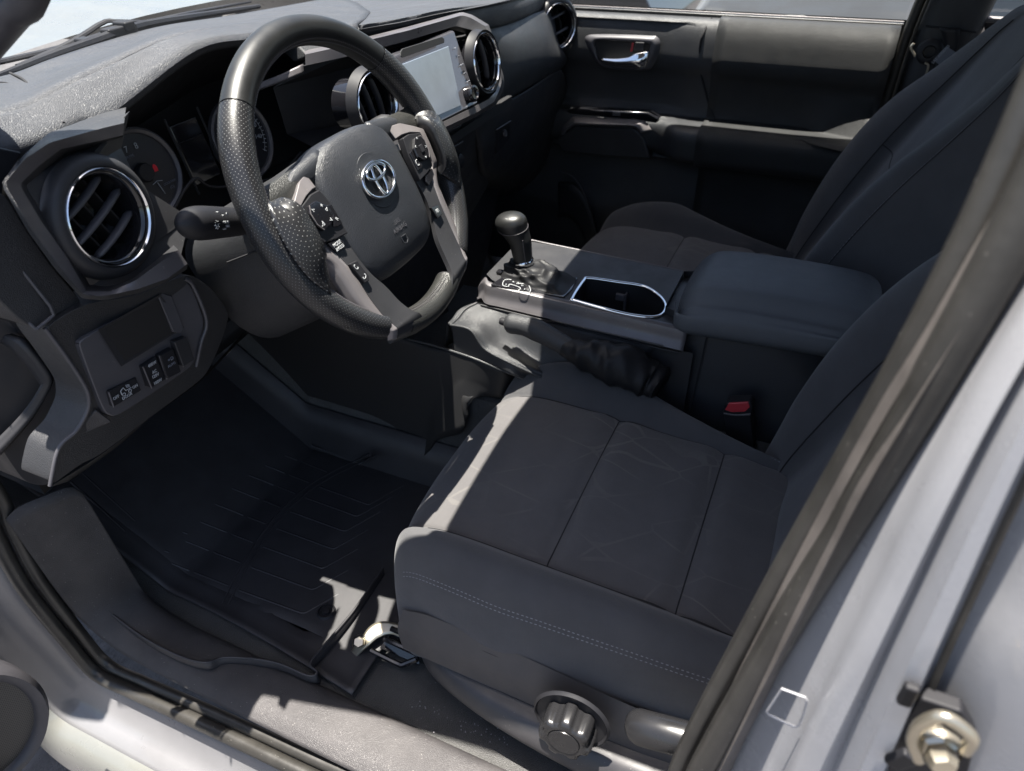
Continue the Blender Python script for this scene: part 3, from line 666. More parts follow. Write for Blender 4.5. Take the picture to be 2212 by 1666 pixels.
# inner hood walls and ceiling (dark)
b = MB()
rows = [WP([(180, 290, .26), (238, 243, .256), (330, 172, .258), (416, 114, .262), (530, 88, .262), (640, 84, .262), (700, 110, .24)], 'y'),
        WP([(205, 310, .31), (262, 268, .31), (345, 205, .315), (425, 150, .32), (530, 118, .32), (620, 112, .32), (690, 130, .30)], 'y'),
        WP([(215, 330, .37), (272, 296, .37), (350, 240, .37), (430, 190, .37), (530, 158, .37), (610, 150, .37), (680, 160, .37)], 'y')]
b.grid(net(rows, 40, 10)); b.build('cluster_hood_lining', M['black'], dash)
b = MB(); b.grid(net([WP([(150, 300, .33), (240, 220, .37), (420, 110, .40), (560, 70, .40), (720, 60, .40)], 'y'), WP([(180, 560, .30), (300, 560, .30), (440, 520, .30), (600, 470, .30), (760, 330, .30)], 'y')], 12, 6)); b.build('cluster_back', M['cavity'], dash)

# --- instrument cluster
ic = MB()
FN = A(0, -1, .22); FN /= np.linalg.norm(FN)
FR = A(1, 0, 0); FU = np.cross(FN, FR); FU = FU if FU[2] > 0 else -FU
Ct = W(309, 374, 'y', .30); Cs = W(523, 302, 'y', .30)
def gauge(c, r):
    b = MB(); b.lathe([(0, .0), (r * .93, .0)], c, FN, 56); g = b.build('gauge_face', M['gaugeface'], dash)
    b = MB(); b.lathe([(r * .90, -.002), (r * .93, .003), (r * 1.0, .0055), (r * 1.05, .004), (r * 1.06, -.002)], c, FN, 64); b.build('gauge_ring', M['graytrim'], dash)
    b = MB(); b.lathe([(0, .0085), (r * .2, .0085), (r * .23, .006), (r * .23, 0)], c, FN, 32); b.build('needle_hub', M['black'], g)
    return g
def gp(c, r, a, h=.0012): return c + (FR * math.cos(R(a)) + FU * math.sin(R(a))) * r + FN * h
rt = .052; rs = .054
gt = gauge(Ct, rt); gs = gauge(Cs, rs)
for s, a in (('4', 182), ('5', 155), ('6', 128), ('7', 103), ('8', 76)):
    text('marking', s, .0105, gp(Ct, .0325, a), FR, FU, M['white'], gt)
text('marking', 'x100RPM', .0055, gp(Ct, .026, 118), FR, FU, M['whitedim'], gt)
text('marking', 'ODO/TRIP', .0042, gp(Ct, .037, -38), FR, FU, M['whitedim'], gt); text('marking', '(O)', .005, gp(Ct, .0415, -44), FR, FU, M['whitedim'], gt)
b = MB(); c = gp(Ct, .0185, -3)
b.prism([c + FR * x + FU * y for x, y in ((-.003, -.0035), (.003, -.0035), (.0034, .002), (.0012, .0055), (-.0012, .0055), (-.0034, .002))], FN * .0004); b.build('warning_lamp', M['redlamp'], gt)
b = MB(); c = gp(Ct, .026, -62)
b.tube([c + FR * -.008 + FU * .006, c + FU * .008, c + FR * .008 + FU * .006], .0005, 5); b.tube([c + FU * .006, c - FU * .010 + FR * .003], .0007, 5); b.build('marking', M['white'], gt)
b = MB()
for k in range(33):
    a = 205 - k * 7.6
    L_ = .0075 if k % 2 == 0 else .0042
    b.box(gp(Cs, .0455 - L_ / 2, a), (L_, .0011, .0005), np.array([FR * math.cos(R(a)) + FU * math.sin(R(a)), -FR * math.sin(R(a)) + FU * math.cos(R(a)), FN]).T)
b.tube([gp(Cs, .0415, a) for a in range(-40, 206, 4)], .0004, 5)
b.build('marking', M['white'], gs)
for s, a in (('0', 205), ('20', 178), ('40', 150), ('60', 122), ('80', 92), ('100', 58), ('120', 22), ('140', -9)):
    text('marking', s, .0088, gp(Cs, .0315, a), FR * math.cos(R(-12)) + FU * math.sin(R(-12)), FU, M['white'], gs)
dsp = MB(); dsp.prism([Ct * .5 + Cs * .5 + FR * x + FU * y + FN * .004 for x, y in ((-.024, -.035), (.024, -.035), (.024, .045), (-.024, .045))], FN * -.006); dd = dsp.build('trip_display', M['gloss'], dash, bevel=.002)
b = MB()
for x in (-.028, .029): b.tube([Ct * .5 + Cs * .5 + FR * x + FU * y + FN * .007 for y in (-.045, .055)], .0018, 6)
b.tube([Ct * .5 + Cs * .5 + FR * x + FU * .022 + FN * .005 for x in (-.024, .024)], .0006, 5)
b.build('display_frame', M['black'], dash)
bead('cluster_lower_edge', [(215, 420, .27), (290, 480, .26), (360, 470, .262), (400, 408, .262), (425, 386, .262), (456, 404, .262), (520, 400, .262), (600, 380, .262), (650, 330, .262)], .0022, 'black')

# --- generic round vent
def vent(c, n, r, slats, sa=0., hr=1.32, hm='plastic', deep=.045):
    n = A(*n); n /= np.linalg.norm(n)
    b = MB(); b.lathe([(r * hr, -.006), (r * (hr - .06), .004), (r * 1.10, .0095), (r * 1.04, .0085), (r * 1.035, .003)], c, n, 72); h = b.build('vent_housing', M[hm], dash, ang=60)
    b = MB(); b.lathe([(r * 1.04, .004), (r * 1.035, .0085), (r * 1.0, .0105), (r * .965, .0085), (r * .955, .004)], c, n, 72); b.build('chrome_ring', M['chrome'], h, ang=80)
    b = MB(); b.lathe([(r * .955, .006), (r * .92, .0055), (r * .88, .001), (r * .855, -.006), (r * .84, -deep), (0, -deep)], c, n, 64); b.build('vent_barrel', M['gloss'], h, ang=60)
    w = A(0, 0, 1) - n * n[2]; w /= np.linalg.norm(w); q = np.cross(w, n)
    u = w * math.cos(sa) + q * math.sin(sa); v = np.cross(u, n)
    for k in range(slats):
        t = -.5 + (k + .5) / slats; d = t * 1.50 * r; hl = math.sqrt(max(0, (r * .85) ** 2 - d * d))
        b = MB(); b.tube([c + v * d + u * x - n * (.006 + .004 * (abs(x) / (hl + 1e-6)) ** 2) for x in np.linspace(-hl, hl, 15)], [.0018] + [.0030] * 13 + [.0018], 10, flat=1.9, up=tuple(n)); b.build('slat', M['plastic2'], h, ang=80)
    b = MB()
    for k in range(3): b.box(c - n * .022 + u * (k - 1) * r * .4, (.002, .02, r * 1.3), Matrix([tuple(u), tuple(n), tuple(v)]).transposed())
    b.build('cross_slat', M['cavity'], h)
    return h
vent(W(225, 470, 'y', .150), (.10, -1, .10), .0465, 3, 1.2)
vent(W(806, 226, 'y', .118), (-.05, -1, .12), .0425, 3, -.2, 1.2, 'black')
vent(W(1043, 135, 'y', .100), (-.02, -1, .14), .0455, 2, -.15, 1.16, 'black')
vent(W(1204, 55, 'x', .655), (-.55, -1, .1), .047, 2, 1.35)

# --- left pod : satin frame
o1 = WP([(272, 232, .235), (225, 243, .232), (104, 288, .200), (40, 345, .15), (2, 398, .142), (60, 500, .140), (120, 583, .140), (178, 646, .138), (225, 649, .132), (300, 634, .125), (360, 610, .122), (404, 582, .122)], 'y')
o2 = WP([(268, 266, .165), (225, 276, .158), (108, 308, .140), (52, 345, .134), (10, 396, .128), (66, 494, .128), (126, 574, .128), (182, 638, .127), (226, 640, .12), (300, 624, .112), (362, 602, .108), (405, 570, .108)], 'y')
o3 = WP([(266, 292, .168), (225, 302, .160), (132, 322, .150), (82, 360, .142), (42, 399, .136), (90, 480, .136), (145, 556, .136), (187, 629, .134), (235, 631, .126), (290, 608, .114), (345, 568, .112), (385, 540, .112)], 'y')
o4 = WP([(262, 302, .20), (225, 312, .182), (140, 332, .168), (92, 370, .158), (55, 402, .152), (102, 478, .152), (155, 548, .152), (194, 616, .150), (240, 620, .145), (290, 600, .135), (340, 560, .13), (375, 530, .13)], 'y')
b = MB(); b.grid(net([o1, o2], 70, 4, su=False, sv=False)); b.build('pod_frame_side', M['padfine'], dash, ang=25)
b = MB(); b.grid(net([o2, o3], 70, 4, su=False, sv=False)); b.build('pod_frame', M['graytrim'], dash, ang=25)
for e_ in (0, -1): b = MB(); b.face([o1[e_], o2[e_], o3[e_], o4[e_], (o1[e_] + o4[e_]) / 2 + A(.004, .012, 0)]); b.build('pod_frame_cap', M['graytrim'], dash)
b = MB(); b.grid(net([o3, o4], 70, 4, su=False, sv=False)); b.build('pod_frame_inner', M['plastic'], dash, ang=25)
holed(WP([(280, 240, .19), (200, 300, .19), (130, 325, .175), (50, 398, .16), (190, 622, .158), (290, 610, .15), (390, 555, .14), (410, 470, .155), (300, 400, .17), (262, 320, .185)]), [circle(W(225, 470, 'y', .155), (.10, -1, .10), .050)]).build('pod_face', M['plastic'], dash)

# --- left lower panels
panel('switch_panel', [(172, 735, .160), (400, 604, .150), (416, 622, .150), (443, 693, .155), (432, 742, .16), (421, 790, .165), (251, 903, .172), (228, 893, .172), (213, 862, .170), (172, 751, .162)], 'plastic2', off=(0, .03, 0), rnd=True, bevel=.004)
panel('lower_panel', [(95, 706, .170), (186, 655, .160), (300, 638, .150), (410, 588, .145), (462, 628, .16), (498, 680, .18), (470, 760, .19), (443, 815, .195), (330, 898, .195), (216, 984, .195), (172, 1004, .195), (108, 1052, .195), (127, 969, .19), (165, 931, .185), (190, 879, .178), (189, 841, .174), (142, 770, .171)], 'padfine', off=(0, .05, 0), rnd=True, bevel=.006)
bead('panel_edge', [(97, 709, .168), (142, 770, .169), (182, 832, .171), (192, 862, .173), (188, 890, .177), (165, 931, .183), (127, 969, .188), (108, 1050, .192)], .0022, 'plastic2')
bead('panel_edge', [(400, 602, .147), (418, 620, .147), (446, 693, .152), (434, 742, .157), (424, 792, .162)], .0022, 'plastic2')
panel('end_panel', [(97, 709, .20), (142, 770, .22), (189, 841, .235), (189, 879, .24), (165, 931, .25), (127, 969, .27), (106, 1052, .29), (50, 1042, .29), (-40, 900, .30), (-60, 650, .30), (20, 700, .29), (80, 711, .21)], 'black', off=(0, .06, 0), rnd=True, bevel=.005)
panel('end_panel', [(-90, 480), (5, 405), (60, 500), (120, 585), (182, 655), (116, 683), (80, 713), (38, 690), (-90, 560)], 'padfine', val=.172, off=(0, .06, 0), rnd=True, bevel=.004)
panel('end_panel', [(-90, 300), (50, 330), (8, 400), (0, 560), (-90, 560)], 'black', val=.20, off=(0, .06, 0))
bead('panel_edge', [(-20, 505, .19), (0, 526, .18), (60, 600, .172), (109, 662, .165), (116, 681, .165), (80, 711, .167)], .0018, 'plastic2', smooth=False)
bead('panel_edge', [(-20, 610, .19), (0, 629, .18), (38, 676, .178), (79, 712, .17)], .0018, 'plastic2', smooth=False)
b = MB(); b.grid(net([WP([(9, 724, .27), (47, 742, .245), (102, 810, .235), (108, 838, .24), (70, 900, .26), (9, 966, .28), (-20, 990, .29)], 'y'), WP([(0, 740, .28), (30, 762, .26), (80, 822, .25), (82, 842, .25), (45, 895, .27), (-8, 950, .29), (-30, 970, .30)], 'y')], 40, 4)); b.build('trim_strip', M['plastic'], dash, solid=.008)
# coin pocket
b = MB(); top_ = WP([(224, 709, .158), (343, 645, .152), (377, 716, .157), (268, 780, .163)], 'y'); cin = [p + A(.0, .045, -.004) for p in top_]
lipo = WP([(212, 712, .155), (346, 636, .149), (398, 708, .155), (262, 792, .161)], 'y')
for i in range(4):
    j = (i + 1) % 4; b.face([top_[i], top_[j], cin[j], cin[i]])
b.face(cin); b.build('coin_pocket', M['cavity'], dash)
b = MB()
for i in range(4): j = (i + 1) % 4; b.face([lipo[i], lipo[j], top_[j] - A(0, .001, 0), top_[i] - A(0, .001, 0)])
b.build('coin_pocket_rim', M['plastic'], dash)
b = MB(); b.face([top_[i] - A(0, .0012, 0) for i in range(4)]); b.build('coin_pocket_mouth', M['cavity'], dash)
panel('pocket_cheek', [(343, 643, .150), (352, 634, .150), (372, 640, .150), (397, 708, .152), (390, 720, .153), (375, 718, .153)], 'plastic2', off=(0, .01, 0), bevel=.001)
SWU = A(.0, .25, 1); 
def sw(pts, y, m='black'): return panel('switch', pts, m, val=y, off=(0, .012, 0), bevel=.0012)
def right_of(a, b_, y): return W(*b_, 'y', y) - W(*a, 'y', y)
s_ac = sw([(309, 793), (338, 771), (359, 820), (328, 839)], .157); s_au = sw([(346, 769), (374, 753), (392, 804), (362, 819)], .153)
s_bl = sw([(377, 739), (404, 728), (421, 777), (397, 793)], .151, 'plastic'); s_do = sw([(235, 846), (294, 815), (306, 844), (246, 880)], .164)
for st_ in ([(309, 793), (328, 839)], [(344, 768), (361, 819)], [(376, 741), (396, 793)], [(235, 848), (246, 880)]): bead('switch_edge', [(u, v, .155 if u > 300 else .162) for u, v in st_], .0009, 'graytrim', n=8)
rt_ = right_of((246, 871), (300, 838), .16); rt_ /= np.linalg.norm(rt_)
upv_ = W(309, 770, 'y', .16) - W(330, 825, 'y', .16)
for s_, u, v, sz, m_ in (('400W', 329, 787, .0095, 'white'), ('AC', 334, 803, .0095, 'white'), ('120V', 336, 812, .0095, 'white'), ('100W', 341, 825, .0095, 'white')):
    text('marking', s_, sz * .58, W(u, v, 'y', .1560), rt_, upv_, M[m_], s_ac, sx=.8)
text('marking', 'AUTO', .0045, W(371, 788, 'y', .1520), rt_, upv_, M['whitedim'], s_au, sx=.85); text('marking', '=D', .006, W(369, 776, 'y', .1520), rt_, upv_, M['whitedim'], s_au)
text('marking', 'OFF', .0050, W(251, 859, 'y', .1628), rt_, upv_, M['white'], s_do, sx=.85); text('marking', 'ON', .0050, W(292, 835, 'y', .1628), rt_, upv_, M['white'], s_do, sx=.85); text('marking', 'DOOR', .0050, W(275, 856, 'y', .1628), rt_, upv_, M['white'], s_do, sx=.85)
b = MB(); c = W(272, 844, 'y', .1626); U_ = np.cross(A(0, -1, 0), rt_); U_ = U_ if U_[2] > 0 else -U_
for dx in (-.0035, .0045): b.tube([c + rt_ * (dx + .0018 * math.cos(t)) + U_ * (-.003 + .0018 * math.sin(t)) for t in [2 * PI * k / 14 for k in range(14)]], .0004, 5, closed=True)
b.tube([c + rt_ * x + U_ * y for x, y in ((-.006, -.002), (-.006, .003), (-.002, .005), (0, 0), (.007, 0))], .0005, 5)
for k in range(3): b.tube([c + rt_ * .0015 + U_ * (.003 + .0015 * k), c + rt_ * .006 + U_ * (.0022 + .0012 * k)], .0004, 4)
b.build('marking', M['white'], s_do)
# corner triangle and underside
panel('corner_piece', [(209, 884, .176), (246, 912, .176), (172, 940, .19), (162, 944, .19)], 'scuff', off=(0, .02, 0), bevel=.003)
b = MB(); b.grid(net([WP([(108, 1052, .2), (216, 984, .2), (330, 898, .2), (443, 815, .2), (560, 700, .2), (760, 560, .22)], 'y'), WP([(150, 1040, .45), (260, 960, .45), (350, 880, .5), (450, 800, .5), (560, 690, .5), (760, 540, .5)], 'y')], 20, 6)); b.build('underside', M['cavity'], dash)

# --- centre stack
mo1 = WP([(655, 110, .235), (760, 88, .19), (880, 58, .16), (998, 26, .145), (1020, 32, .140), (1056, 54, .132), (1090, 172, .110), (1088, 190, .105), (1073, 226, .098), (1030, 252, .092), (958, 288, .086), (860, 338, .08), (800, 360, .09)], 'y')
mo2 = WP([(659, 118, .215), (762, 95, .17), (882, 66, .142), (998, 33, .128), (1016, 38, .124), (1050, 58, .118), (1084, 172, .098), (1082, 186, .094), (1068, 220, .088), (1028, 244, .083), (957, 277, .078), (858, 328, .075), (800, 350, .085)], 'y')
mi1 = WP([(660, 142, .215), (764, 119, .17), (880, 88, .143), (985, 56, .129), (1000, 60, .125), (1030, 68, .119), (1074, 160, .099), (1072, 196, .095), (1056, 214, .089), (1022, 232, .085), (954, 265, .08), (856, 314, .078), (800, 338, .09)], 'y')
mi2 = [p + A(0, .022, -.004) for p in mi1]
b = MB(); b.grid(net([mo1, mo2], 90, 3, su=False, sv=False)); b.build('stack_frame_side', M['graytrim'], dash, ang=25)
b = MB(); b.grid(net([mo2, mi1], 90, 4, su=False, sv=False)); b.build('stack_frame', M['silver'], dash, ang=25)
b = MB(); b.grid(net([mi1, mi2], 90, 3, su=False, sv=False)); b.build('stack_frame_inner', M['black'], dash, ang=25)
# backing face of the stack
holed(WP([(590, 190, .29), (660, 130, .262), (770, 112, .215), (890, 82, .19), (995, 52, .15), (1060, 62, .14), (1088, 170, .122), (1070, 214, .112), (1025, 240, .107), (960, 272, .10), (860, 325, .165), (700, 330, .22), (620, 290, .29)]), [circle(W(1043, 135, 'y', .125), (-.02, -1, .14), .048, 36)]).build('stack_face', M['plastic'], dash)
b = MB(); b.grid(net([WP([(545, 184, .262), (600, 163, .25), (655, 138, .233)], 'y'), WP([(548, 198, .258), (603, 178, .246), (657, 157, .23)], 'y')], 14, 5)); b.build('cluster_side_trim', M['graytrim'], dash, solid=.004)
panel('hood_end', [(640, 95, .245), (700, 86, .23), (760, 92, .215), (742, 108, .215), (668, 122, .22)], 'padfine', off=(0, .03, -.01), bevel=.003)
# screen unit
SCR = [(842, 124, .1417), (982, 66, .123), (1033, 224, .088), (950, 266, .080), (898, 292, .0775)]
ub = panel('screen_unit', SCR, 'screenbez', off=(0, .03, 0), bevel=.003)
def onscr(u, v, d=0.):
    # plane of the screen face through three of its corners
    p0, p1, p2 = WP([SCR[1], SCR[2], SCR[3]], 'y'); n = np.cross(p1 - p0, p2 - p0); n /= np.linalg.norm(n); n = n if n[1] < 0 else -n
    r = MR @ np.array([u - 1106, 833 - v, -FP]); t = ((p0 + n * d - CAM) @ n) / (r @ n); return CAM + r * t
b = MB(); lc = [onscr(*q, .0012) for q in ((862, 142), (969, 100), (996, 228), (893, 273))]; b.prism(lc, A(0, .002, 0)); b.build('screen', M['lcd'], dash, bevel=.0006)
b = MB(); b.prism([onscr(*q, .0010) for q in ((866, 112), (870, 106), (954, 80), (960, 84), (960, 93), (870, 125), (866, 121))], A(0, .002, 0)); b.build('disc_slot', M['cavity'], dash, bevel=.0004)
srx = onscr(982, 66) - onscr(866, 112)
for k, s_ in enumerate(('I<<', '>>I', 'AUDIO', 'APPS', 'HOME')): text('marking', s_, .0045, onscr(983 + k * 7.2, 105 + k * 18, .002), srx, A(0, 0, 1), M['whitedim'], ub)
kb = MB(); kc = onscr(1011, 204, .002); kn = A(-.1, -1, .25); kb.lathe([(.0135, 0), (.0135, .012), (.0125, .0145), (.0095, .0150), (.0080, .0125), (0, .012)], kc, kn, 36); kb.build('volume_knob', M['gloss'], dash, ang=50)
text('marking', '12A', .005, onscr(1008, 232, .004), srx, A(0, 0, 1), M['whitedim'], ub)

# --- passenger half of the top pad and the face below
b = MB()
rows = [WP([(700, 0, .62), (800, -22, .63), (900, -45, .63), (1000, -60, .62), (1120, -85, .60), (1240, -70, .54), (1310, -45, .44)], 'y'),
        WP([(760, 16, .50), (840, -2, .48), (930, -22, .46), (1030, -38, .44), (1140, -52, .42), (1240, -50, .40), (1300, -35, .36)], 'y'),
        WP([(772, 57, .22), (866, 40, .20), (947, 22, .185), (1042, 4, .18), (1120, -14, .19), (1190, -28, .23), (1260, -24, .27)], 'y'),
        WP([(780, 66, .195), (872, 50, .172), (953, 32, .162), (1048, 20, .155), (1126, 2, .165), (1190, -12, .20), (1255, -12, .25)], 'y'),
        WP([(795, 84, .198), (890, 62, .175), (998, 34, .158), (1055, 57, .155), (1138, 31, .165), (1185, 5, .20), (1250, 0, .25)], 'y'),
        WP([(800, 92, .21), (892, 70, .19), (1000, 42, .175), (1055, 64, .168), (1138, 40, .175), (1180, 20, .21), (1240, 10, .26)], 'y')]
b.grid(net(rows, 50, 30)); b.build('dash_pad', M['pad'], dash, solid=.006, ang=50)
b = MB()
rows = [WP([(1030, 48, .170), (1080, 52, .165), (1140, 34, .17), (1180, 20, .19), (1195, 10, .20)], 'y'),
        WP([(1060, 90, .150), (1110, 90, .142), (1150, 80, .145), (1185, 78, .155), (1205, 85, .17)], 'y'),
        WP([(1084, 170, .14), (1120, 150, .133), (1160, 135, .135), (1195, 122, .145), (1220, 115, .155)], 'y'),
        WP([(1075, 222, .145), (1120, 196, .142), (1165, 170, .145), (1200, 145, .15), (1225, 130, .155)], 'y'),
        WP([(1025, 250, .155), (1080, 225, .155), (1140, 190, .158), (1190, 160, .16), (1215, 148, .16)], 'y')]
b.grid(net(rows, 30, 24)); b.build('dash_face', M['padfine'], dash, solid=.006, ang=60)
b = MB()
rows = [WP([(1022, 259, .150), (1080, 228, .152), (1140, 194, .155), (1188, 162, .158), (1212, 150, .16)], 'y'),
        WP([(1030, 290, .150), (1085, 256, .152), (1150, 216, .155), (1200, 186, .158), (1222, 172, .16)], 'y'),
        WP([(1035, 330, .160), (1090, 318, .165), (1150, 290, .175), (1205, 250, .18), (1230, 230, .185)], 'y'),
        WP([(1040, 385, .20), (1095, 385, .21), (1150, 370, .22), (1210, 340, .23), (1240, 320, .23)], 'y'),
        WP([(1060, 420, .30), (1110, 420, .31), (1160, 410, .32), (1215, 390, .33), (1250, 370, .33)], 'y')]
b.grid(net(rows, 24, 20)); gb = b.build('glove_box', M['plastic'], dash, solid=.006)
panel('glove_box_latch', [(1072, 281, .150), (1103, 262, .150), (1104, 300, .156), (1072, 334, .162)], 'black', parent=dash, off=(0, .01, 0), bevel=.003)
bead('latch_edge', [(1072, 281, .147), (1103, 262, .147)], .0016, 'graytrim', n=6)
b = MB(); b.lathe([(.0, .003), (.007, .003), (.008, 0)], W(1090, 288, 'y', .150), (0, -1, .2), 24); b.build('glove_box_lock', M['graytrim'], dash)
# middle: heater area and lower centre, dark
panel('heater_panel', [(860, 330, .12), (960, 285, .12), (1020, 262, .14), (1046, 290, .165), (1056, 400, .21), (1010, 480, .23), (900, 480, .22), (850, 400, .16)], 'plastic', off=(0, .05, 0), bevel=.004)
bead('heater_edge', [(975, 320, .135), (1000, 306, .135)], .0016, 'graytrim', n=5)
b = MB(); b.lathe([(.014, -.004), (.013, .006), (.010, .008), (0, .008)], W(990, 348, 'y', .15), (0, -1, .1), 28); b.build('power_socket', M['black'], dash, ang=50)
panel('centre_leg', [(900, 440, .24), (1010, 430, .24), (1080, 395, .26), (1060, 520, .26), (1030, 640, .2), (960, 680, .18), (850, 700, .2), (800, 560, .25)], 'black', off=(0, .06, 0), bevel=.004)
# dashboard core keeps the inside dark and solid
b = MB()
b.grid([[A(-.74, .30, .76), A(-.55, .42, .76), A(.55, .44, .74), A(.70, .36, .74)], [A(-.74, .30, .40), A(-.55, .34, .42), A(.55, .34, .42), A(.70, .34, .42)]])
b.grid([[A(-.74, .30, .40), A(.70, .34, .42)], [A(-.74, .80, .42), A(.70, .80, .42)]])
b.build('dash_core', M['cavity'], dash)
b = MB(); b.box(A(.0, .29, .612), (.58, .33, .016)); b.build('sun_baffle', M['cavity'], dash)  # hidden shelf added to stop sunlight leaking into the footwell
# ================================================================== CENTRE CONSOLE
con = thing('centre_console', 'dark plastic centre console with satin side rails, chrome rimmed cup holder and padded armrest box', 'console', (0, -.2, .19))
def cp(name, pts, m, ax='x', val=-.09, off=(.02, 0, 0), bevel=.002, parent=con): return panel(name, pts, m, parent, ax, val, off, bevel)
TOPZ = lambda y: .421 + .03 * y       # almost level
def top_pt(u, v, d=0.):
    p = W(u, v, 'z', .418)
    for _ in range(4): p = W(u, v, 'z', TOPZ(p[1]) + d)
    return p
# top plate with the cup holder opening
cup = [(1236, 645), (1260, 608), (1272, 602), (1330, 610), (1391, 620), (1425, 641), (1438, 662), (1430, 680), (1409, 686), (1372, 683), (1320, 672), (1244, 651)]
cpts = cr([top_pt(*q, .0) for q in cup], 80, True)
outlt = [(-.070, .018), (-.084, .0), (-.098, -.03), (-.099, -.20), (-.096, -.31), (-.084, -.36), (.070, -.36), (.082, -.31), (.082, -.1), (.078, .0), (.055, .018)]
holed([A(x, y, TOPZ(y)) for x, y in outlt], [[p for p in cpts]]).build('top_plate', M['plastic'], con)
# satin side rail on the driver side (and mirrored)
for sg in (1, -1):
    ys = [.024, .014, .0, -.03, -.10, -.20, -.30, -.345]
    def X_(x): return x if sg > 0 else -x - .012
    rows = [[A(X_(-.094 + (.012 if y > .005 else 0)), y, TOPZ(y) + .0015 - (.012 if y > .016 else 0)) for y in ys],
            [A(X_(-.102 + (.010 if y > .005 else 0)), y, TOPZ(y) - .002 - (.012 if y > .016 else 0)) for y in ys],
            [A(X_(-.106 + (.012 if y > .005 else 0)), y, TOPZ(y) - .020 - (.012 if y > .016 else 0)) for y in ys],
            [A(X_(-.114 + (.012 if y > .005 else 0)), y, TOPZ(y) - .031 - (.006 if y > .016 else 0)) for y in ys],
            [A(X_(-.108 + (.012 if y > .005 else 0)), y, TOPZ(y) - .036) for y in ys]]
    b = MB(); b.grid(net(rows, 40, 13, sv=False)); b.build('side_rail', M['graytrim'], con, solid=.003, ang=40)
b = MB(); b.tube(WP([(1190, 692, -.114), (1300, 718, -.115), (1390, 738, -.116), (1432, 748, -.116)], 'x'), .0018, 6); b.build('body_ledge', M['padfine'], con)
b = MB(); b.tube([A(-.1135, y, TOPZ(y) - .0365) for y in (.01, -.1, -.25, -.34)], .0018, 8); b.build('rail_bead', M['black'], con)
# body under the rails
b = MB()
prof = [(-.106, .036), (-.108, .07), (-.110, .12), (-.118, .22), (-.125, .33)]
for sg in (1, -1):
    b.grid([[A(x * sg, y, TOPZ(y) - d) for y in (.02, 0, -.1, -.2, -.3, -.36)] for x, d in prof])
b.grid([[A(-.106, .02, .385), A(.104, .02, .385)], [A(-.11, .05, .33), A(.11, .05, .33)], [A(-.12, .10, .2), A(.12, .10, .2)]])
b.build('console_body', M['plastic'], con)
# chrome ringed cup holder
b = MB(); b.tube([p + A(0, 0, .0012) for p in cpts], .0034, 8, closed=True, flat=.7); b.build('cup_ring', M['chrome'], con, ang=80)
cc0 = sum(cpts) / len(cpts)
b = MB(); b.grid([cpts, [p + (cc0 - p) * .02 - A(0, 0, .012) for p in cpts], [p + (cc0 - p) * .06 - A(0, 0, .075) for p in cpts]], cu=True); b.face([p + (cc0 - p) * .06 - A(0, 0, .075) for p in cpts]); b.build('cup_well', M['black'], con, ang=40)
b = MB(); c = top_pt(1352, 650, -.03); b.box(c, (.016, .004, .03)); b.box(c + A(-.008, .008, .01), (.006, .016, .012)); b.build('cup_divider', M['plastic2'], con, bevel=.0008)
# gate plate with letters
gpl = [top_pt(*q, .003) for q in [(1082, 600), (1130, 575), (1190, 590), (1248, 600), (1235, 625), (1218, 641), (1060, 614)]]
b = MB(); b.prism(gpl, A(0, 0, -.004)); gp_ = b.build('gate_plate', M['gloss'], con, bevel=.001)
b = MB()
b.tube(cr([top_pt(*q, .0036) for q in [(1086, 616), (1092, 604), (1118, 607), (1120, 612), (1140, 615), (1146, 628), (1138, 632), (1120, 628), (1124, 622), (1102, 614), (1098, 619)]], 50, True), .00055, 5, closed=True)
b.build('marking', M['white'], gp_)
for s_, u, v in (('P', 1093, 615), ('R', 1109, 609), ('N', 1118, 613), ('D', 1128, 617), ('+', 1141, 627), ('S', 1133, 625), ('-', 1125, 625)):
    text('marking', s_, .0052, top_pt(u, v, .0036), A(.2, -1, 0), A(1, .2, 0), M['white'], gp_)
b = MB(); c = top_pt(1080, 587, .004); b.box(c, (.012, .010, .004)); b.build('lock_release', M['gloss'], con, bevel=.001)
# handbrake tray
b = MB()
zt = .30
rows = [[(970, 702, -.118, .385), (1000, 668, -.11, .372), (1040, 640, -.108, .362), (1150, 668, -.108, .362), (1260, 700, -.108, .362), (1400, 735, -.11, .36)]]
T = [[A(-.235, .115, .285), A(-.175, .125, .345), A(-.150, .110, .352), A(-.118, .095, .356)],
     [A(-.235, .085, .270), A(-.180, .090, .325), A(-.150, .070, .338), A(-.114, .060, .352)],
     [A(-.232, .045, .255), A(-.195, .040, .272), A(-.135, .030, .292), A(-.112, .020, .345)],
     [A(-.232, -.01, .252), A(-.200, -.015, .264), A(-.130, -.02, .286), A(-.112, -.03, .340)],
     [A(-.230, -.10, .250), A(-.200, -.10, .262), A(-.128, -.10, .285), A(-.110, -.10, .338)],
     [A(-.225, -.24, .245), A(-.195, -.24, .255), A(-.128, -.24, .278), A(-.110, -.24, .330)]]
TR = [WP([(973, 702, -.172), (988, 688, -.150), (1005, 668, -.130), (1030, 655, -.110)], 'x'),
      WP([(1016, 713, -.175), (1032, 708, -.163), (1044, 694, -.142), (1060, 663, -.110)], 'x'),
      WP([(1046, 753, -.178), (1064, 748, -.168), (1090, 732, -.140), (1110, 672, -.110)], 'x'),
      WP([(1100, 783, -.179), (1118, 778, -.168), (1145, 764, -.137), (1180, 690, -.110)], 'x'),
      WP([(1159, 810, -.168), (1176, 806, -.160), (1205, 795, -.137), (1280, 715, -.110)], 'x'),
      WP([(1260, 850, -.140), (1290, 850, -.135), (1345, 830, -.125), (1420, 745, -.110)], 'x')]
b = MB(); b.tube(cr([r[0] for r in TR], 40), .0026, 8); b.tube(cr(TR[0], 20), .0026, 8); b.build('tray_rim', M['padfine'], con, ang=70)
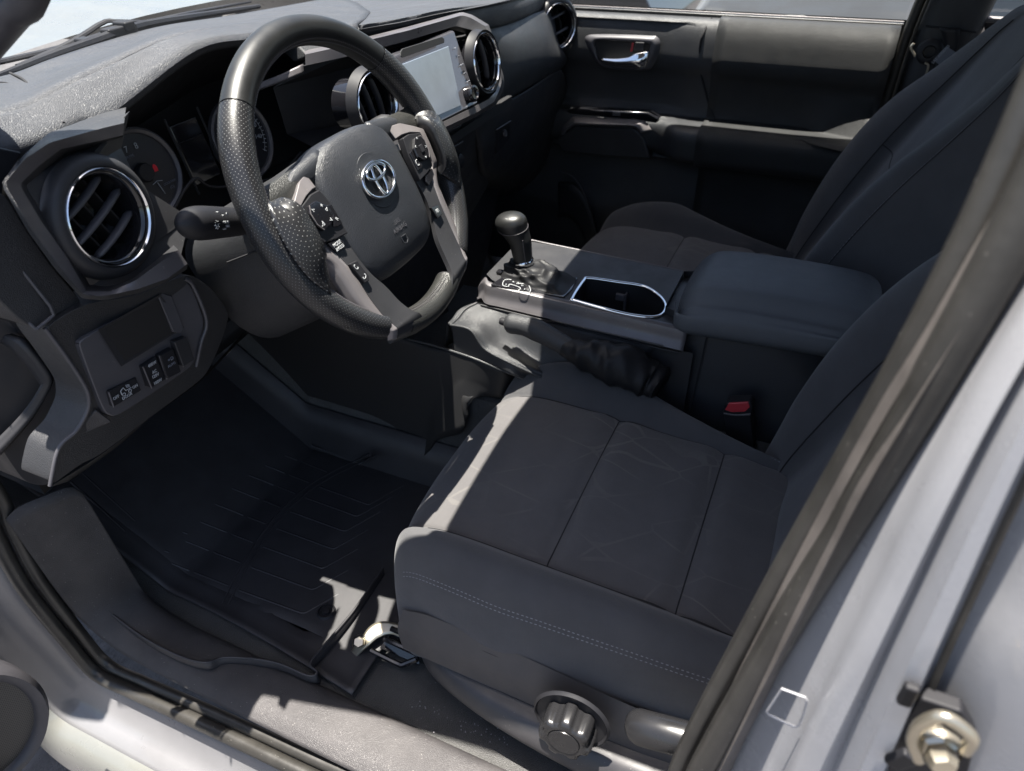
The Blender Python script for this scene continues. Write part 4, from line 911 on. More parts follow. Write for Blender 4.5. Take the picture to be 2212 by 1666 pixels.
b = MB(); b.grid(net(TR, 26, 40)); b.build('handbrake_tray', M['padfine'], con, solid=.004, ang=60)
SD = [WP([(973, 702, -.172), (978, 730, -.174), (981, 760, -.176)], 'x'), WP([(1016, 713, -.175), (1022, 745, -.177), (1030, 777, -.178)], 'x'),
      WP([(1046, 753, -.178), (1054, 772, -.179), (1062, 788, -.180)], 'x'), WP([(1100, 783, -.179), (1106, 796, -.180), (1112, 810, -.181)], 'x'), WP([(1150, 806, -.165), (1152, 814, -.155), (1154, 820, -.15)], 'x')]
b = MB(); b.grid(net(SD, 12, 40)); b.grid(net([TR[0], WP([(965, 700, -.165), (975, 690, -.148), (990, 672, -.13), (1012, 662, -.112)], 'x'), WP([(960, 745, -.15), (970, 740, -.14), (985, 730, -.12), (1000, 720, -.11)], 'x')], 12, 8)); b.build('tray_side', M['padfine'], con, solid=.004, ang=60)
b = MB(); b.tube(cr(WP([(860, 728, -.180), (920, 742, -.180), (981, 760, -.178), (1030, 777, -.180), (1090, 802, -.180), (1130, 818, -.170)], 'x'), 30), .0022, 8); b.build('tray_edge', M['padfine'], con)
b = MB(); b.grid(net([WP([(480, 560, -.192), (860, 727, -.184), (981, 761, -.179), (1030, 778, -.181), (1085, 800, -.178), (1112, 812, -.150)], 'x'), WP([(480, 720, -.194), (860, 790, -.190), (970, 806, -.186), (1024, 816, -.186), (1080, 840, -.178), (1100, 850, -.150)], 'x'), WP([(490, 860, -.204), (860, 900, -.198), (950, 868, -.195), (1003, 838, -.192), (1070, 856, -.180), (1095, 866, -.15)], 'x'), WP([(520, 990, -.218), (860, 1000, -.215), (945, 950, -.215), (1001, 930, -.212), (1004, 850, -.190), (1090, 870, -.15)], 'x')], 30, 16)); b.build('lower_side', M['cavity'], con, solid=.004)
# armrest box
arm = MB()
def sec(y, x0, x1, zt_, zb, cr_=.02):
    h = zt_
    return [A(x0 - .004, y, zb), A(x0 - .012, y, zb + .012), A(x0 - .010, y, zb + .035), A(x0 - .004, y, h - .032), A(x0 + .002, y, h - .026), A(x0 + .010, y, h - .023), A(x0 + .022, y, h - .010), A(x0 + .038, y, h - .001), A((x0 + x1) / 2, y, h + .002), A(x1 - .03, y, h - .004), A(x1 - .004, y, h - .022), A(x1 + .006, y, h - .05), A(x1 + .002, y, zb)]
ST = [(-.318, -.070, .072, .428, .415), (-.322, -.086, .084, .445, .405), (-.338, -.094, .090, .466, .402), (-.362, -.096, .092, .477, .404), (-.42, -.096, .092, .482, .407), (-.50, -.096, .092, .483, .411), (-.575, -.096, .092, .479, .415), (-.602, -.094, .09, .466, .418), (-.612, -.088, .084, .44, .42), (-.614, -.07, .07, .425, .42)]
arm.grid(net([sec(*s) for s in ST], 34, 40)); arm.build('armrest_lid', M['arm'], con, ang=80)
b = MB()
bx = [(-.30, -.066, .062), (-.335, -.080, .074), (-.40, -.085, .08), (-.62, -.088, .084)]
b.grid([[A(x0, y, .424) for y, x0, x1 in bx], [A(x0 - .012, y, .30) for y, x0, x1 in bx], [A(x0 - .022, y, .16) for y, x0, x1 in bx], [A(x0 - .03, y, .06) for y, x0, x1 in bx]])
b.grid([[A(-.066, -.30, .424), A(.062, -.30, .424)], [A(-.09, -.29, .1), A(.09, -.29, .1)]])
b.grid([[A(x1, y, .424) for y, x0, x1 in bx], [A(x1 + .03, y, .06) for y, x0, x1 in bx]])
b.grid([[A(-.088, -.62, .424), A(.084, -.62, .424)], [A(-.12, -.62, .06), A(.12, -.62, .06)]])
b.build('storage_box', M['airbag'], con, ang=50)
b = MB(); b.tube([A(-.0885, -.375, .42), A(-.098, -.372, .34), A(-.106, -.368, .26)], .0012, 5)
b.tube([A(-.094, y, .4235) for y in (-.325, -.45, -.61)], .0022, 6); b.build('box_seam', M['seam'], con)
b = MB(); b.box(A(-.02, -.632, .40), (.11, .03, .11)); b.tube([A(-.085, -.640, .47), A(-.085, -.640, .36)], .0014, 6); b.build('rear_trim', M['plastic2'], con, bevel=.003)

# ================================================================== GEAR SHIFTER
sh = thing('gear_shifter', 'black automatic gear shifter with glossy leather knob, chrome collar and gathered boot', 'gear shifter', (-.04, -.05, .41))
base = W(1130, 562, 'x', -.042); topk = W(1117, 475, 'x', -.046)
axd = topk - base; axd /= np.linalg.norm(axd)
b = MB()
def ksec(c, rx, ry, n=28):
    w = A(1, 0, 0); w = w - (w @ axd) * axd; w /= np.linalg.norm(w); q = np.cross(axd, w)
    return [c + w * rx * math.cos(t) + q * ry * math.sin(t) for t in [2 * PI * k / n for k in range(n)]]
L = np.linalg.norm(W(1112, 462, 'x', -.046) - base)
G = []
for f_, rx, ry, dy in ((0, .0168, .0168, 0), (.1, .0172, .0172, 0), (.25, .0182, .0182, 0), (.42, .0192, .0200, .001), (.55, .0205, .0228, .005), (.66, .0222, .0258, .009), (.76, .0234, .0280, .012), (.85, .0226, .0274, .012), (.92, .0195, .0238, .0115), (.97, .0138, .0170, .011), (1.0, .005, .006, .0105), (1.003, .0004, .0004, .0105)):
    G.append(ksec(base + axd * L * f_ + A(0, dy, 0), rx, ry))
b.grid(net([g + [g[0]] for g in G], 29, 40)); kn_ = b.build('knob', M['leather'], sh, ang=80)
b = MB()
for f_, rr in ((.72, .0212),):
    g = ksec(base + axd * L * .70 + A(0, .0105, 0), .0228, .0268, 40); b.tube([p + axd * .004 * math.cos(2 * PI * i / 40) for i, p in enumerate(g)], .0007, 5, closed=True)
b.build('knob_seam', M['graytrim'], sh)
b = MB(); pts_ = [base + axd * L * f_ + A(-.0150 - .003 * f_, -.0115 - .003 * f_, 0) for f_ in (0, .2, .4, .55)]; b.tube(cr(pts_, 12), .0007, 5); b.build('knob_seam', M['graytrim'], sh)
b = MB(); b.lathe([(.0165, -.002), (.0184, .0), (.0186, .007), (.0172, .009)], base - axd * .006, axd, 40); b.build('collar', M['chrome'], sh, ang=60)
# gathered boot
b = MB(); G = []
bb = [top_pt(*q, .003) for q in [(1082, 596), (1110, 575), (1140, 574), (1185, 588), (1243, 600), (1232, 622), (1214, 638), (1180, 630), (1140, 618), (1105, 606)]]
bb = cr(bb, 72, True); cen = sum(bb) / len(bb)
ax0 = math.atan2(bb[0][1] - cen[1], bb[0][0] - cen[0])
for f_ in np.linspace(0, 1, 26):
    row = []
    for k in range(72):
        p0 = bb[k]; d = p0 - cen; a_ = math.atan2(d[1], d[0]); nb = base - axd * .006 + A(math.cos(a_), math.sin(a_), 0) * .0155
        bul = math.sin(PI * min(1, f_ * 1.1)) * .006
        wr = (-abs(math.sin(a_ * 3 + f_ * 3)) * .0035 - abs(math.sin(a_ * 2 - f_ * 9)) * .004 + .004) * math.sin(PI * f_) 
        s_ = f_ ** .8
        p = p0 * (1 - s_) + nb * s_; out = A(math.cos(a_), math.sin(a_), .2); h = (nb[2] - p0[2]); p = p + out * (bul * .7 + wr)
        p[2] = p0[2] + h * (f_ ** 1.35) + .010 * math.sin(PI * f_) + wr
        row.append(p)
    G.append(row)
b.grid(G, cu=True); b.build('boot', M['boot'], sh, ang=80)

# ================================================================== PARKING BRAKE
pb = thing('parking_brake', 'black parking brake lever with push button lying low in its tray, leather boot behind', 'parking brake', tuple(W(1200, 720, 'x', -.135)))
a0 = W(1094, 697, 'x', -.153); a1 = W(1150, 714, 'x', -.155); a2 = W(1228, 750, 'x', -.158)
pth = cr([a0, a1 + A(0, 0, .004), a2], 20)
b = MB(); b.tube(pth, [.0105, .0145, .0155, .0155] + [.0150] * 4 + [.0156, .0162, .0166, .0166, .0162, .0158, .0155, .0152, .0150, .0148, .0145, .014], 22, flat=1.15, up=(0, 0, 1)); b.build('grip', M['padfine'], pb, ang=70)
d_ = a0 - a1; d_ /= np.linalg.norm(d_)
b = MB(); b.lathe([(.0065, -.004), (.0065, .009), (.0055, .0115), (0, .0120)], a0, d_, 24); b.build('button', M['black'], pb, ang=50)
b = MB()
q = cr([a2 - A(0, -.008, .0), W(1255, 762, 'x', -.158), W(1300, 776, 'x', -.155), W(1350, 790, 'x', -.152), W(1400, 812, 'x', -.145), W(1428, 828, 'x', -.15)], 44)
G = []
for i, p in enumerate(q):
    f_ = i / 43; t = q[min(i + 1, 43)] - q[max(i - 1, 0)]; t /= np.linalg.norm(t)
    w = A(0, 0, 1) - t * t[2]; w /= np.linalg.norm(w); s = np.cross(t, w)
    ro = .016 + .018 * math.sin(min(1, f_ * 1.6) * PI / 2) * (1 - .55 * max(0, f_ - .6) / .4)
    row = []
    for k in range(40):
        a_ = 2 * PI * k / 40
        wr = -.0045 * abs(math.sin(11 * f_ + 1.3 * math.sin(a_))) - .0030 * abs(math.sin(23 * f_ - 1.1 * a_)) + .0030 * math.sin(2 * a_ + 4 * f_) + .0035
        rr = ro + wr * min(1, f_ * 5)
        row.append(p + w * math.cos(a_) * rr * .95 + s * math.sin(a_) * rr * 1.1 - A(0, 0, .004 * f_))
    G.append(row)
b.grid(G, cu=True); b.face(G[-1]); b.build('boot', M['boot'], pb, ang=80)
# ================================================================== SEATS
def make_seat(label):
    t = thing('car_seat', label, 'car seat', (0, 0, 0))
    HW = .243
    lat = [(-1.035, -.175), (-1.03, -.135), (-1.02, -.09), (-1.0, -.045), (-.965, -.004), (-.91, .020), (-.84, .029), (-.76, .022), (-.685, .004), (-.655, -.0035), (-.625, -.0005), (-.5, .001), (-.25, .003), (0, .004),
           (.25, .003), (.5, .001), (.625, -.0005), (.655, -.0035), (.685, .004), (.76, .022), (.84, .029), (.91, .020), (.965, -.004), (1.0, -.045), (1.02, -.09), (1.03, -.135)]
    lon = [(.240, -.135, .95), (.247, -.11, .96), (.250, -.08, .97), (.246, -.050, .975), (.232, -.024, .975), (.208, -.008, .975), (.170, .002, .98), (.12, .004, .985), (.06, .002, .99), (0, 0, 1), (-.06, -.002, 1), (-.13, -.006, .99), (-.20, -.012, .97), (-.28, -.022, .94), (-.32, -.05, .93)]
    def P_(lx, lz, fy, fz, w, bf):
        e = abs(lx); sm = min(1, max(0, (e - .6) / .3)); w_ = np.interp(fy, [-.32, -.20, -.085, .065, .16, .25], [.66, .73, .85, 1.02, 1.02, .95] if lx > 0 else [.9, .96, 1.0, 1.03, 1.02, .96])
        x = lx * HW * (1 + (w_ - 1) * sm)
        if lz > 0: lz = lz * (np.interp(fy, [-.3, -.1, .05, .14, .2], [.4, .85, 1.85, 1.6, 1.2]) if lx > 0 else np.interp(fy, [-.3, .2], [.9, 1.2]))
        y = fy - (.058 * max(0, e - .12) ** 2.6) * bf
        k = 1 if fz > -.02 else max(0.25, 1 - (-fz - .02) * 7)
        z = .277 + fz + lz * k
        return A(x, y, z)
    G = []
    for (fy, fz, w) in lon:
        bf = min(1, max(0, (fy + .02) / .2))
        G.append([P_(lx, lz, fy, fz, w, bf) for lx, lz in lat])
    GG = net(G, 101, 71)
    # shallow stitched grooves: crosswise seams of the centre panel
    out = []
    for r in GG:
        row = []
        for p in r:
            p = p.copy()
            if abs(p[0]) < .655 * HW:
                for ys_ in (.012, -.158):
                    d = p[1] - ys_; p[2] -= .0045 * math.exp(-(d / .006) ** 2); p[2] += .003 * math.exp(-((abs(d) - .03) / .02) ** 2)
            row.append(p)
        out.append(row)
    GG = out
    nv, nu = len(GG), len(GG[0])
    def at(fx, y, lift=0.):         # point on the cushion top at lateral index fraction fx, y station
        ci = fx * (nu - 1); i = min(int(ci), nu - 2); c_ = ci - i
        colp = [GG[j][i] * (1 - c_) + GG[j][i + 1] * c_ for j in range(nv)]
        for j in range(8, nv - 1):
            if colp[j][1] >= y >= colp[j + 1][1]:
                f_ = (colp[j][1] - y) / max(1e-9, colp[j][1] - colp[j + 1][1]); p = colp[j] * (1 - f_) + colp[j + 1] * f_
                return p + A(0, 0, lift)
        return colp[8] + A(0, 0, lift)
    nl = len(lat) - 1
    i9, i16 = 9 / nl, 17 / nl       # groove columns between centre and bolsters
    # centre panel and bolsters as separate cloths
    a, c = int(round(i9 * (nu - 1))), int(round(i16 * (nu - 1)))
    jf = 22
    b = MB(); b.grid([r[a:c + 1] for r in GG]); b.build('cushion_centre', M['seatc'], t, ang=180)
    for q_ in ([r[:a + 1] for r in GG], [r[c:] for r in GG]): b = MB(); b.grid(q_); b.build('cushion_bolster', M['seat'], t, ang=180)
    b = MB()
    for f_ in (i9, i16):
        b.tube([at(f_, y, -.0002) for y in np.linspace(.19, -.27, 60)], .0011, 5)
    for ys_ in (.012, -.158):
        b.tube([at(f_, ys_, -.0000) for f_ in np.linspace(i9, i16, 40)], .0010, 5)
    b.build('seam', M['seam'], t)
    # twin rows of stitches along the bolster edges, piping below
    for base_ in (3.9 / nl, 20.9 / nl):
        b = MB()
        for dl in (-.0035, .0035):
            pts = [at(base_ + dl, y, .0008) for y in np.linspace(.19, -.25, 150)]
            for k in range(0, 148, 2): b.tube([pts[k], pts[k + 1]], .0006, 4)
        b.build('stitching', M['stitch'], t)
    for base_ in (2.0 / nl, 23.6 / nl):
        b = MB(); b.tube([at(base_, y, .0) for y in np.linspace(.13, -.26, 60)], .0016, 6); b.build('piping', M['seam'], t)
    # side skirt (vinyl) both sides
    for sg in (-1, 1):
        b = MB()
        rows = [[A(sg * HW * 1.035 * w, y, z) for y, z, w in ((.190, .19, .97), (.14, .212, .995), (.05, .21, 1.0), (-.05, .20, 1.0), (-.15, .19, 1.0), (-.28, .18, .97))],
                [A(sg * HW * 1.075 * w, y, z) for y, z, w in ((.198, .155, .97), (.14, .17, .995), (.05, .165, 1.0), (-.05, .16, 1.0), (-.15, .15, 1.0), (-.28, .15, .97))],
                [A(sg * HW * 1.08 * w, y, z) for y, z, w in ((.195, .11, .97), (.14, .12, .995), (.05, .12, 1.0), (-.05, .115, 1.0), (-.15, .11, 1.0), (-.28, .10, .97))]]
        b.grid(net(rows, 30, 12)); b.build('side_cover', M['seatside'], t, ang=80)
    b = MB()
    b.grid(net([[A(x, .235 - .8 * x * x, .15) for x in np.linspace(-.19, .19, 7)], [A(x, .222 - .8 * x * x, .085) for x in np.linspace(-.19, .19, 7)]], 20, 5))
    b.build('front_cover', M['seatside'], t, ang=80)
    # plastic valance
    for sg in (-1, 1):
        b = MB()
        rows = [[A(sg * (x - .002), y, z) for x, y, z in ((.205, .195, .110), (.236, .15, .112), (.258, .06, .112), (.262, -.08, .108), (.262, -.20, .112), (.255, -.32, .12))],
                [A(sg * (x + .012), y, z) for x, y, z in ((.205, .200, .096), (.240, .15, .10), (.264, .06, .103), (.272, -.08, .100), (.274, -.20, .104), (.262, -.32, .11))],
                [A(sg * (x + .020), y, z) for x, y, z in ((.203, .195, .070), (.240, .145, .075), (.266, .05, .075), (.278, -.08, .070), (.280, -.20, .07), (.266, -.32, .08))],
                [A(sg * (x + .008), y, z) for x, y, z in ((.198, .185, .045), (.232, .135, .045), (.258, .04, .045), (.270, -.08, .035), (.270, -.20, .03), (.258, -.32, .04))]]
        b.grid(net(rows, 36, 16)); b.build('valance', M['valance'], t, ang=80)
    # ---- backrest
    th = R(24); bd = A(0, -math.sin(th), math.cos(th)); bn_ = A(0, math.cos(th), math.sin(th)); bo = A(0, -.262, .240)
    def bp(x, s, d): return bo + A(1, 0, 0) * x + bd * s + bn_ * d
    st = [(-.02, .215, .045, .010), (.03, .225, .055, .02), (.10, .236, .070, .02), (.20, .245, .082, .02), (.30, .245, .082, .018), (.38, .238, .070, .015), (.45, .222, .048, .012), (.52, .205, .028, .010), (.57, .18, .016, .008), (.605, .145, .004, .0), (.618, .10, -.03, -.03)]
    GB = []
    for s, hw, bol, cd_ in st:
        cw = hw * .60
        row = [bp(-hw * .98, s, -.075), bp(-hw * 1.02, s, -.03), bp(-hw, s, bol * .55), bp(-hw * .95, s, bol * .92), bp(-hw * .87, s, bol), bp(-hw * .77, s, bol * .80 + cd_ * .2), bp(-hw * .68, s, bol * .38 + cd_ * .6), bp(-hw * .60, s, cd_ * .8), bp(-hw * .3, s, cd_), bp(0, s, cd_)]
        row += [A(-p[0], p[1], p[2]) for p in row[-2::-1]]
        GB.append(row)
    NB = net(GB, 77, 60)
    b = MB(); b.grid(NB); b.build('backrest', M['seat'], t, ang=180)
    b = MB()
    for s0, s1, x0, x1 in ((.24, .24, -.15, .15),): b.tube([NB[24][int(k)] + bn_ * .0003 for k in range(26, 51)], .001, 5)
    for k in (9, 67): b.tube([r[k] + bn_ * .0002 for r in NB[2:52]], .0012, 5)
    for k in (26, 50): b.tube([r[k] + bn_ * .0002 for r in NB[2:50]], .0012, 5)
    b.build('seam', M['seam'], t)
    for k, dk in ((9, 0), (67, 0)):
        b = MB()
        cc_ = cr([r[k + dk] for r in NB[2:52]], 240)
        for i in range(0, 238, 2): b.tube([cc_[i] + bn_ * .0012, cc_[i + 1] + bn_ * .0012], .0006, 4)
        b.build('stitching', M['stitch'], t)
    b = MB(); b.grid(net([[p - bn_ * .02 for p in r[::19]] for r in GB[:1] * 0] or [[bp(x, s, -.075 - (.03 if abs(x) < .15 else 0)) for x in (-.2, -.1, 0, .1, .2)] for s in (0, .2, .4, .6)], 14, 10)); b.build('back_shell', M['plastic'], t)
    b = MB(); hr = [bp(0, .60, -.045), bp(0, .66, -.03), bp(0, .76, -.02), bp(0, .80, -.025)]
    b.tube(hr[:2], .007, 8)
    GH = []
    for s, hw, d0, d1 in ((.655, .07, -.035, .0), (.665, .105, -.055, .02), (.70, .125, -.06, .032), (.76, .125, -.06, .032), (.80, .105, -.055, .02), (.812, .06, -.03, 0)):
        GH.append([bp(hw * math.copysign(abs(math.cos(q)) ** .6, math.cos(q)), s, (d0 + d1) / 2 + (d1 - d0) / 2 * math.copysign(abs(math.sin(q)) ** .7, math.sin(q))) for q in [2 * PI * k / 28 for k in range(28)]])
    b.grid(GH, cu=True); b.face(GH[0]); b.face(GH[-1]); b.build('headrest', M['seat'], t, ang=80)
    return t
seat = make_seat('driver seat in dark grey fabric with a sunlit patch across the cushion front')
def copy_tree(o, parent=None):
    c = o.copy(); COL.objects.link(c); c.parent = parent; ORG[c.name] = ORG.get(o.name, A(0, 0, 0))
    for ch in list(o.children): copy_tree(ch, c)
    return c
seat2 = copy_tree(seat)
seat.location = (-.348, -.285, 0.0); seat2.location = (.375, -.222, -.012)
seat2['label'] = 'shaded passenger seat in dark grey fabric beyond the centre console'
for s_ in (seat, seat2): s_['group'] = 'front seats'
for c in seat2.children:          # the far seat shows no dial on its side
    pass
# height dial and lever on the driver seat
class OFFS: pass
ORG[seat.name] = A(-.348, -.285, 0)
dn = A(-1, -.05, .12); dn /= np.linalg.norm(dn)
dc = W(1228, 1572, 'x', -.645)
b = MB(); G = []
for r_, h in ((.0, .021), (.019, .021), (.0195, .0195), (.0213, .0205), (.0255, .0205), (.029, .019), (.031, .014), (.0318, .0), (.031, -.012)):
    ring_ = []
    w = A(0, 0, 1) - dn * dn[2]; w /= np.linalg.norm(w); q = np.cross(dn, w)
    for k in range(84):
        a_ = 2 * PI * k / 84; lob = 1 + (.085 * (1 / (1 + math.exp(-9 * math.cos(7 * a_))) - .5) * 2 if r_ > .0225 else 0)
        ring_.append(dc + dn * h + (w * math.cos(a_) + q * math.sin(a_)) * r_ * lob)
    G.append(ring_)
b.grid(G, cu=True); b.build('height_dial', M['hard'], seat, ang=50)
b = MB(); b.lathe([(.0, .001), (.044, .001), (.046, .004), (.049, .0)], dc - dn * .012, dn, 48); b.build('dial_recess', M['black'], seat)
b = MB()
lv = cr(WP([(1368, 1566, -.655), (1400, 1576, -.66), (1460, 1592, -.66), (1540, 1615, -.655), (1620, 1640, -.64)], 'x'), 20)
b.tube(lv, [.010, .016, .0175, .018] + [.018] * 16, 18, flat=1.1); b.build('recline_lever', M['hard'], seat, ang=70)
# seat rail bracket with bolt in front of the driver seat
rb = thing('seat_rail', 'bare metal seat rail foot with a hex bolt on the carpet before the driver seat', 'seat rail', tuple(W(800, 1390, 'z', .02)))
b = MB(); rows = [WP([(757, 1408, .012), (778, 1380, .035), (800, 1352, .045), (828, 1342, .05), (872, 1350, .055), (900, 1360, .055)], 'z'), WP([(762, 1425, .006), (790, 1400, .03), (815, 1378, .04), (845, 1370, .045), (880, 1385, .05), (905, 1395, .05)], 'z')]
b.grid(net(rows, 24, 6)); b.build('foot', M['steel'], rb, solid=.004)
b = MB(); cb = W(778, 1388, 'z', .038); b.lathe([(0, .010), (.0075, .010), (.0085, .008), (.0085, 0)], cb, (-.5, -.2, 1), 6); b.lathe([(.0125, .001), (.0125, -.002)], cb, (-.5, -.2, 1), 24); b.build('bolt', M['steel'], rb)
b = MB()
for k, L in enumerate(([(800, 1405, .03), (850, 1430, .02), (868, 1438, .02), (900, 1425, .03)], [(830, 1380, .04), (900, 1412, .04)], [(845, 1358, .05), (900, 1382, .05)])):
    b.tube(lin(WP(L, 'z'), 14), .0045, 8)
b.grid([WP([(820, 1400, .02), (905, 1435, .02)], 'z'), WP([(850, 1360, .045), (905, 1385, .045)], 'z')]); b.build('rail', M['gloss'], rb)

# ---- seat belt buckle
bk = thing('seat_belt_buckle', 'black seat belt buckle with red release button beside the console', 'buckle', tuple(W(1592, 960, 'x', -.16)))
xx = -.150
b = MB(); b.prism(WP([(1561, 892, xx), (1569, 871, xx), (1621, 869, xx), (1627, 880, xx), (1622, 900, xx), (1632, 985, xx + .01), (1585, 990, xx + .01), (1568, 940, xx)], 'x'), A(.022, 0, 0)); b.build('body', M['black'], bk, bevel=.003)
b = MB(); b.prism(WP([(1566, 888, xx), (1572, 872, xx), (1619, 870, xx), (1621, 882, xx), (1608, 890, xx), (1580, 893, xx)], 'x', ), A(-.003, 0, 0)); 
b = MB(); b.prism(WP([(1566, 886), (1574, 872), (1616, 870), (1620, 880), (1609, 890), (1580, 891)], 'x', xx - .001), A(.004, 0, 0)); b.build('release_button', M['red'], bk, bevel=.001)
b = MB(); b.tube(cr(WP([(1563, 893), (1590, 897), (1622, 895)], 'x', xx - .001), 10), .0016, 6); b.build('button_bezel', M['plastic2'], bk)
# webbing end by the backrest
bt = thing('belt_webbing', 'short loop of black belt webbing tucked between cushion and backrest', 'webbing', tuple(W(1690, 1020, 'x', -.17)))
b = MB(); b.grid(net([WP([(1660, 1010), (1680, 1028), (1694, 1040)], 'x', -.165), WP([(1676, 1000), (1690, 1006), (1702, 990)], 'x', -.16)], 8, 5)); b.build('strap', M['boot'], bt, solid=.002)
# ================================================================== FLOOR MAT
fm = thing('floor_mat', 'black moulded rubber floor mat with chevron ribs in the driver footwell', 'floor mat', (-.42, .2, .01))
def mz(x, y): return fz(x, y) + .010
def mp(u, v, lift=0.):
    p = W(u, v, 'z', .01)
    for _ in range(12): q = W(u, v, 'z', mz(p[0], p[1]) + lift); p = p * .4 + q * .6
    return p
xs_ = np.linspace(-.655, -.205, 44); ys_ = np.linspace(.80, -.02, 60)
def edge(x, y):   # raised rim
    e = min(x + .655, -.205 - x, y + .02 + 9 * max(0, 0)); return .007 * math.exp(-(max(0, e) / .010) ** 2)
b = MB(); b.grid([[A(x + (.03 * math.sin((y + .02) * 4) if x < -.6 else 0), y, mz(x, y) + edge(x, y)) for x in xs_] for y in ys_]); b.build('tray', M['mat'], fm, solid=.003, ang=70)
b = MB()
spine = cr([A(800, 982), A(700, 1030), A(635, 1076), A(574, 1144), A(520, 1228), A(470, 1330)], 60)
ribs = [[tuple(q) for q in spine[::4]], [tuple(q + A(12, 4)) for q in spine[::4]]]
for k in range(9):
    S = spine[4 + k * 6]; d = 1 + .05 * k
    ribs.append([tuple(S + A(-6, -2)), tuple(S + A(-92, -36) * d)])
    if k > 1: ribs.append([tuple(S + A(18, 8)), tuple(S + A(112, 42) * d), tuple(S + A(112, 42) * d + A(74, -42))])
for k in range(4): ribs.append([(172 + 6 * k - 24 * k, 1018 + 24 * k), (292 - 22 * k, 1126 + 22 * k)])
for q in ((395, 1150), (355, 1190), (318, 1222)): ribs.append([q, (q[0] + 10, q[1] + 4)])
for L in ribs: b.tube([mp(*q, .001) for q in lin([A(*q) for q in L], 24)], .0030, 6)
b.build('ribs', M['mat'], fm, ang=70)
b = MB(); c = mp(705, 1322, .004); b.lathe([(.016, .0), (.013, .003), (.012, .0005), (.007, .0005), (.006, .005), (0, .006)], c, (0, 0, 1), 32); b.build('retainer', M['black'], fm, ang=50)
b = MB()
e1 = cr([mp(*q, .0) + A(0, 0, l) for q, l in (((175, 1205), .04), ((205, 1300), .03), ((290, 1375), .022), ((380, 1428), .02), ((450, 1450), .02), ((500, 1440), .022), ((600, 1452), .024), ((672, 1478), .02), ((692, 1470), .02), ((678, 1450), .02), ((720, 1395), .018), ((770, 1330), .014), ((830, 1240), .012))], 70)
b.grid([[p + A(0, 0, .004) for p in e1], [p + A(-.004, -.004, -.003) for p in e1], [p + A(.002, .0, -.022) for p in e1]]); b.tube([p + A(0, 0, .004) for p in e1], .0022, 6); b.build('rim', M['mat'], fm, ang=70)
# grit on the floor
b = MB()
for k in range(70):
    u = random.uniform(900, 1150); v = random.uniform(1380, 1600)
    if k < 40: u = random.uniform(880, 1100); v = 1512 + (u - 880) * .42 + random.gauss(0, 8)
    p = W(u, v, 'z', .014); s = random.uniform(.0006, .0016); b.box(p, (s, s, s), Matrix.Rotation(random.random() * 3, 3, 'Z'))
tag(b.build('floor_grit', M['stitch']), 'pale specks of grit scattered on the carpet beside the driver seat', 'grit', kind='stuff')

# ================================================================== PASSENGER DOOR
pd = thing('passenger_door', 'black passenger door panel with padded arm rest, chrome handle and window above', 'car door', (.72, 0, .4))
XW = .738
prof = [(.700, .735), (.6995, .718), (.695, .706), (.684, .697), (.665, .6915), (.640, .6888), (.618, .688), (.598, .692), (.575, .702), (.53, .710), (.497, .709), (.487, .700), (.485, .66), (.482, .632), (.470, .618), (.44, .618), (.41, .625), (.395, .66), (.385, .695), (.35, .705), (.28, .70), (.22, .69), (.1, .685), (.02, .685)]
def door_x(y, z, x):
    # the front part has no arm rest shelf, only the switch trim
    if y > -.14: f = min(1, (y + .14) / .05)
    else: f = 0
    if x < .69 and z < .5: x = x * (1 - f) + min(.700, x + .055) * f
    if .50 < z < .69: x += .010 * f
    if y < -.40 and .483 < z < .56: x -= (-.40 - y) / .15 * .060 * (1 - (z - .483) / .077)
    return x
ysd = np.linspace(.42, -.556, 44)
G = []
PN = cr([A(0, z, x) for z, x in prof], 90)
for p in PN: G.append([A(door_x(y, p[1], p[2]) , y, p[1]) for y in ysd])
b = MB(); k = int(44 * .62)
fr = [j for j, y in enumerate(ysd) if y > -.205]; rr_ = [j for j, y in enumerate(ysd) if y <= -.18]
b.grid([[r[j] for j in fr] for r in G]); b.build('front_panel', M['padfine'], pd, ang=80)
M['doorpad'] = mat('door pad cloth', (.009, .0095, .010), .6, bump=('twill', 500, .5, .0006), sheen=.03, var=.15)
b = MB(); b.grid([[r[j] + A(-.004, 0, 0) for j in rr_] for r in G]); b.build('rear_pad', M['doorpad'], pd, ang=80, solid=-.004)
b = MB(); b.tube(cr([A(door_x(y, z, x) - .003, y, z) for y, z, x in ((-.172, .700, .725), (-.165, .680, .697), (-.160, .655, .691), (-.165, .60, .70), (-.19, .53, .71), (-.215, .49, .70))], 30), .0025, 6); b.build('panel_seam', M['seam'], pd)
b = MB(); b.box(A(.737, -.07, .701), (.012, .98, .012)); b.build('belt_seal', M['rubber'], pd, bevel=.002)
b = MB(); b.box(A(.752, -.07, .705), (.006, .98, .006)); b.build('belt_strip', M['silver'], pd, bevel=.001)
b = MB(); b.grid([[A(.765, .42, .60), A(.765, -.56, .60)], [A(.750, .42, .71), A(.750, -.56, .71)], [A(.64, .02, 1.12), A(.635, -.56, 1.14)]]); b.build('window_glass', M['glass'], pd)
b = MB(); b.tube(cr([A(.745, -.60, .68), A(.72, -.61, .82), A(.64, -.64, 1.14)], 12), .022, 8); b.tube([A(.64, -.64, 1.135), A(.638, -.2, 1.15), A(.64, .05, 1.12)], .020, 8)
b.prism([A(.742, .46, .70), A(.742, .25, .70), A(.705, .25, .86), A(.715, .34, .84)], A(.015, 0, 0)); b.build('window_frame', M['black'], pd)
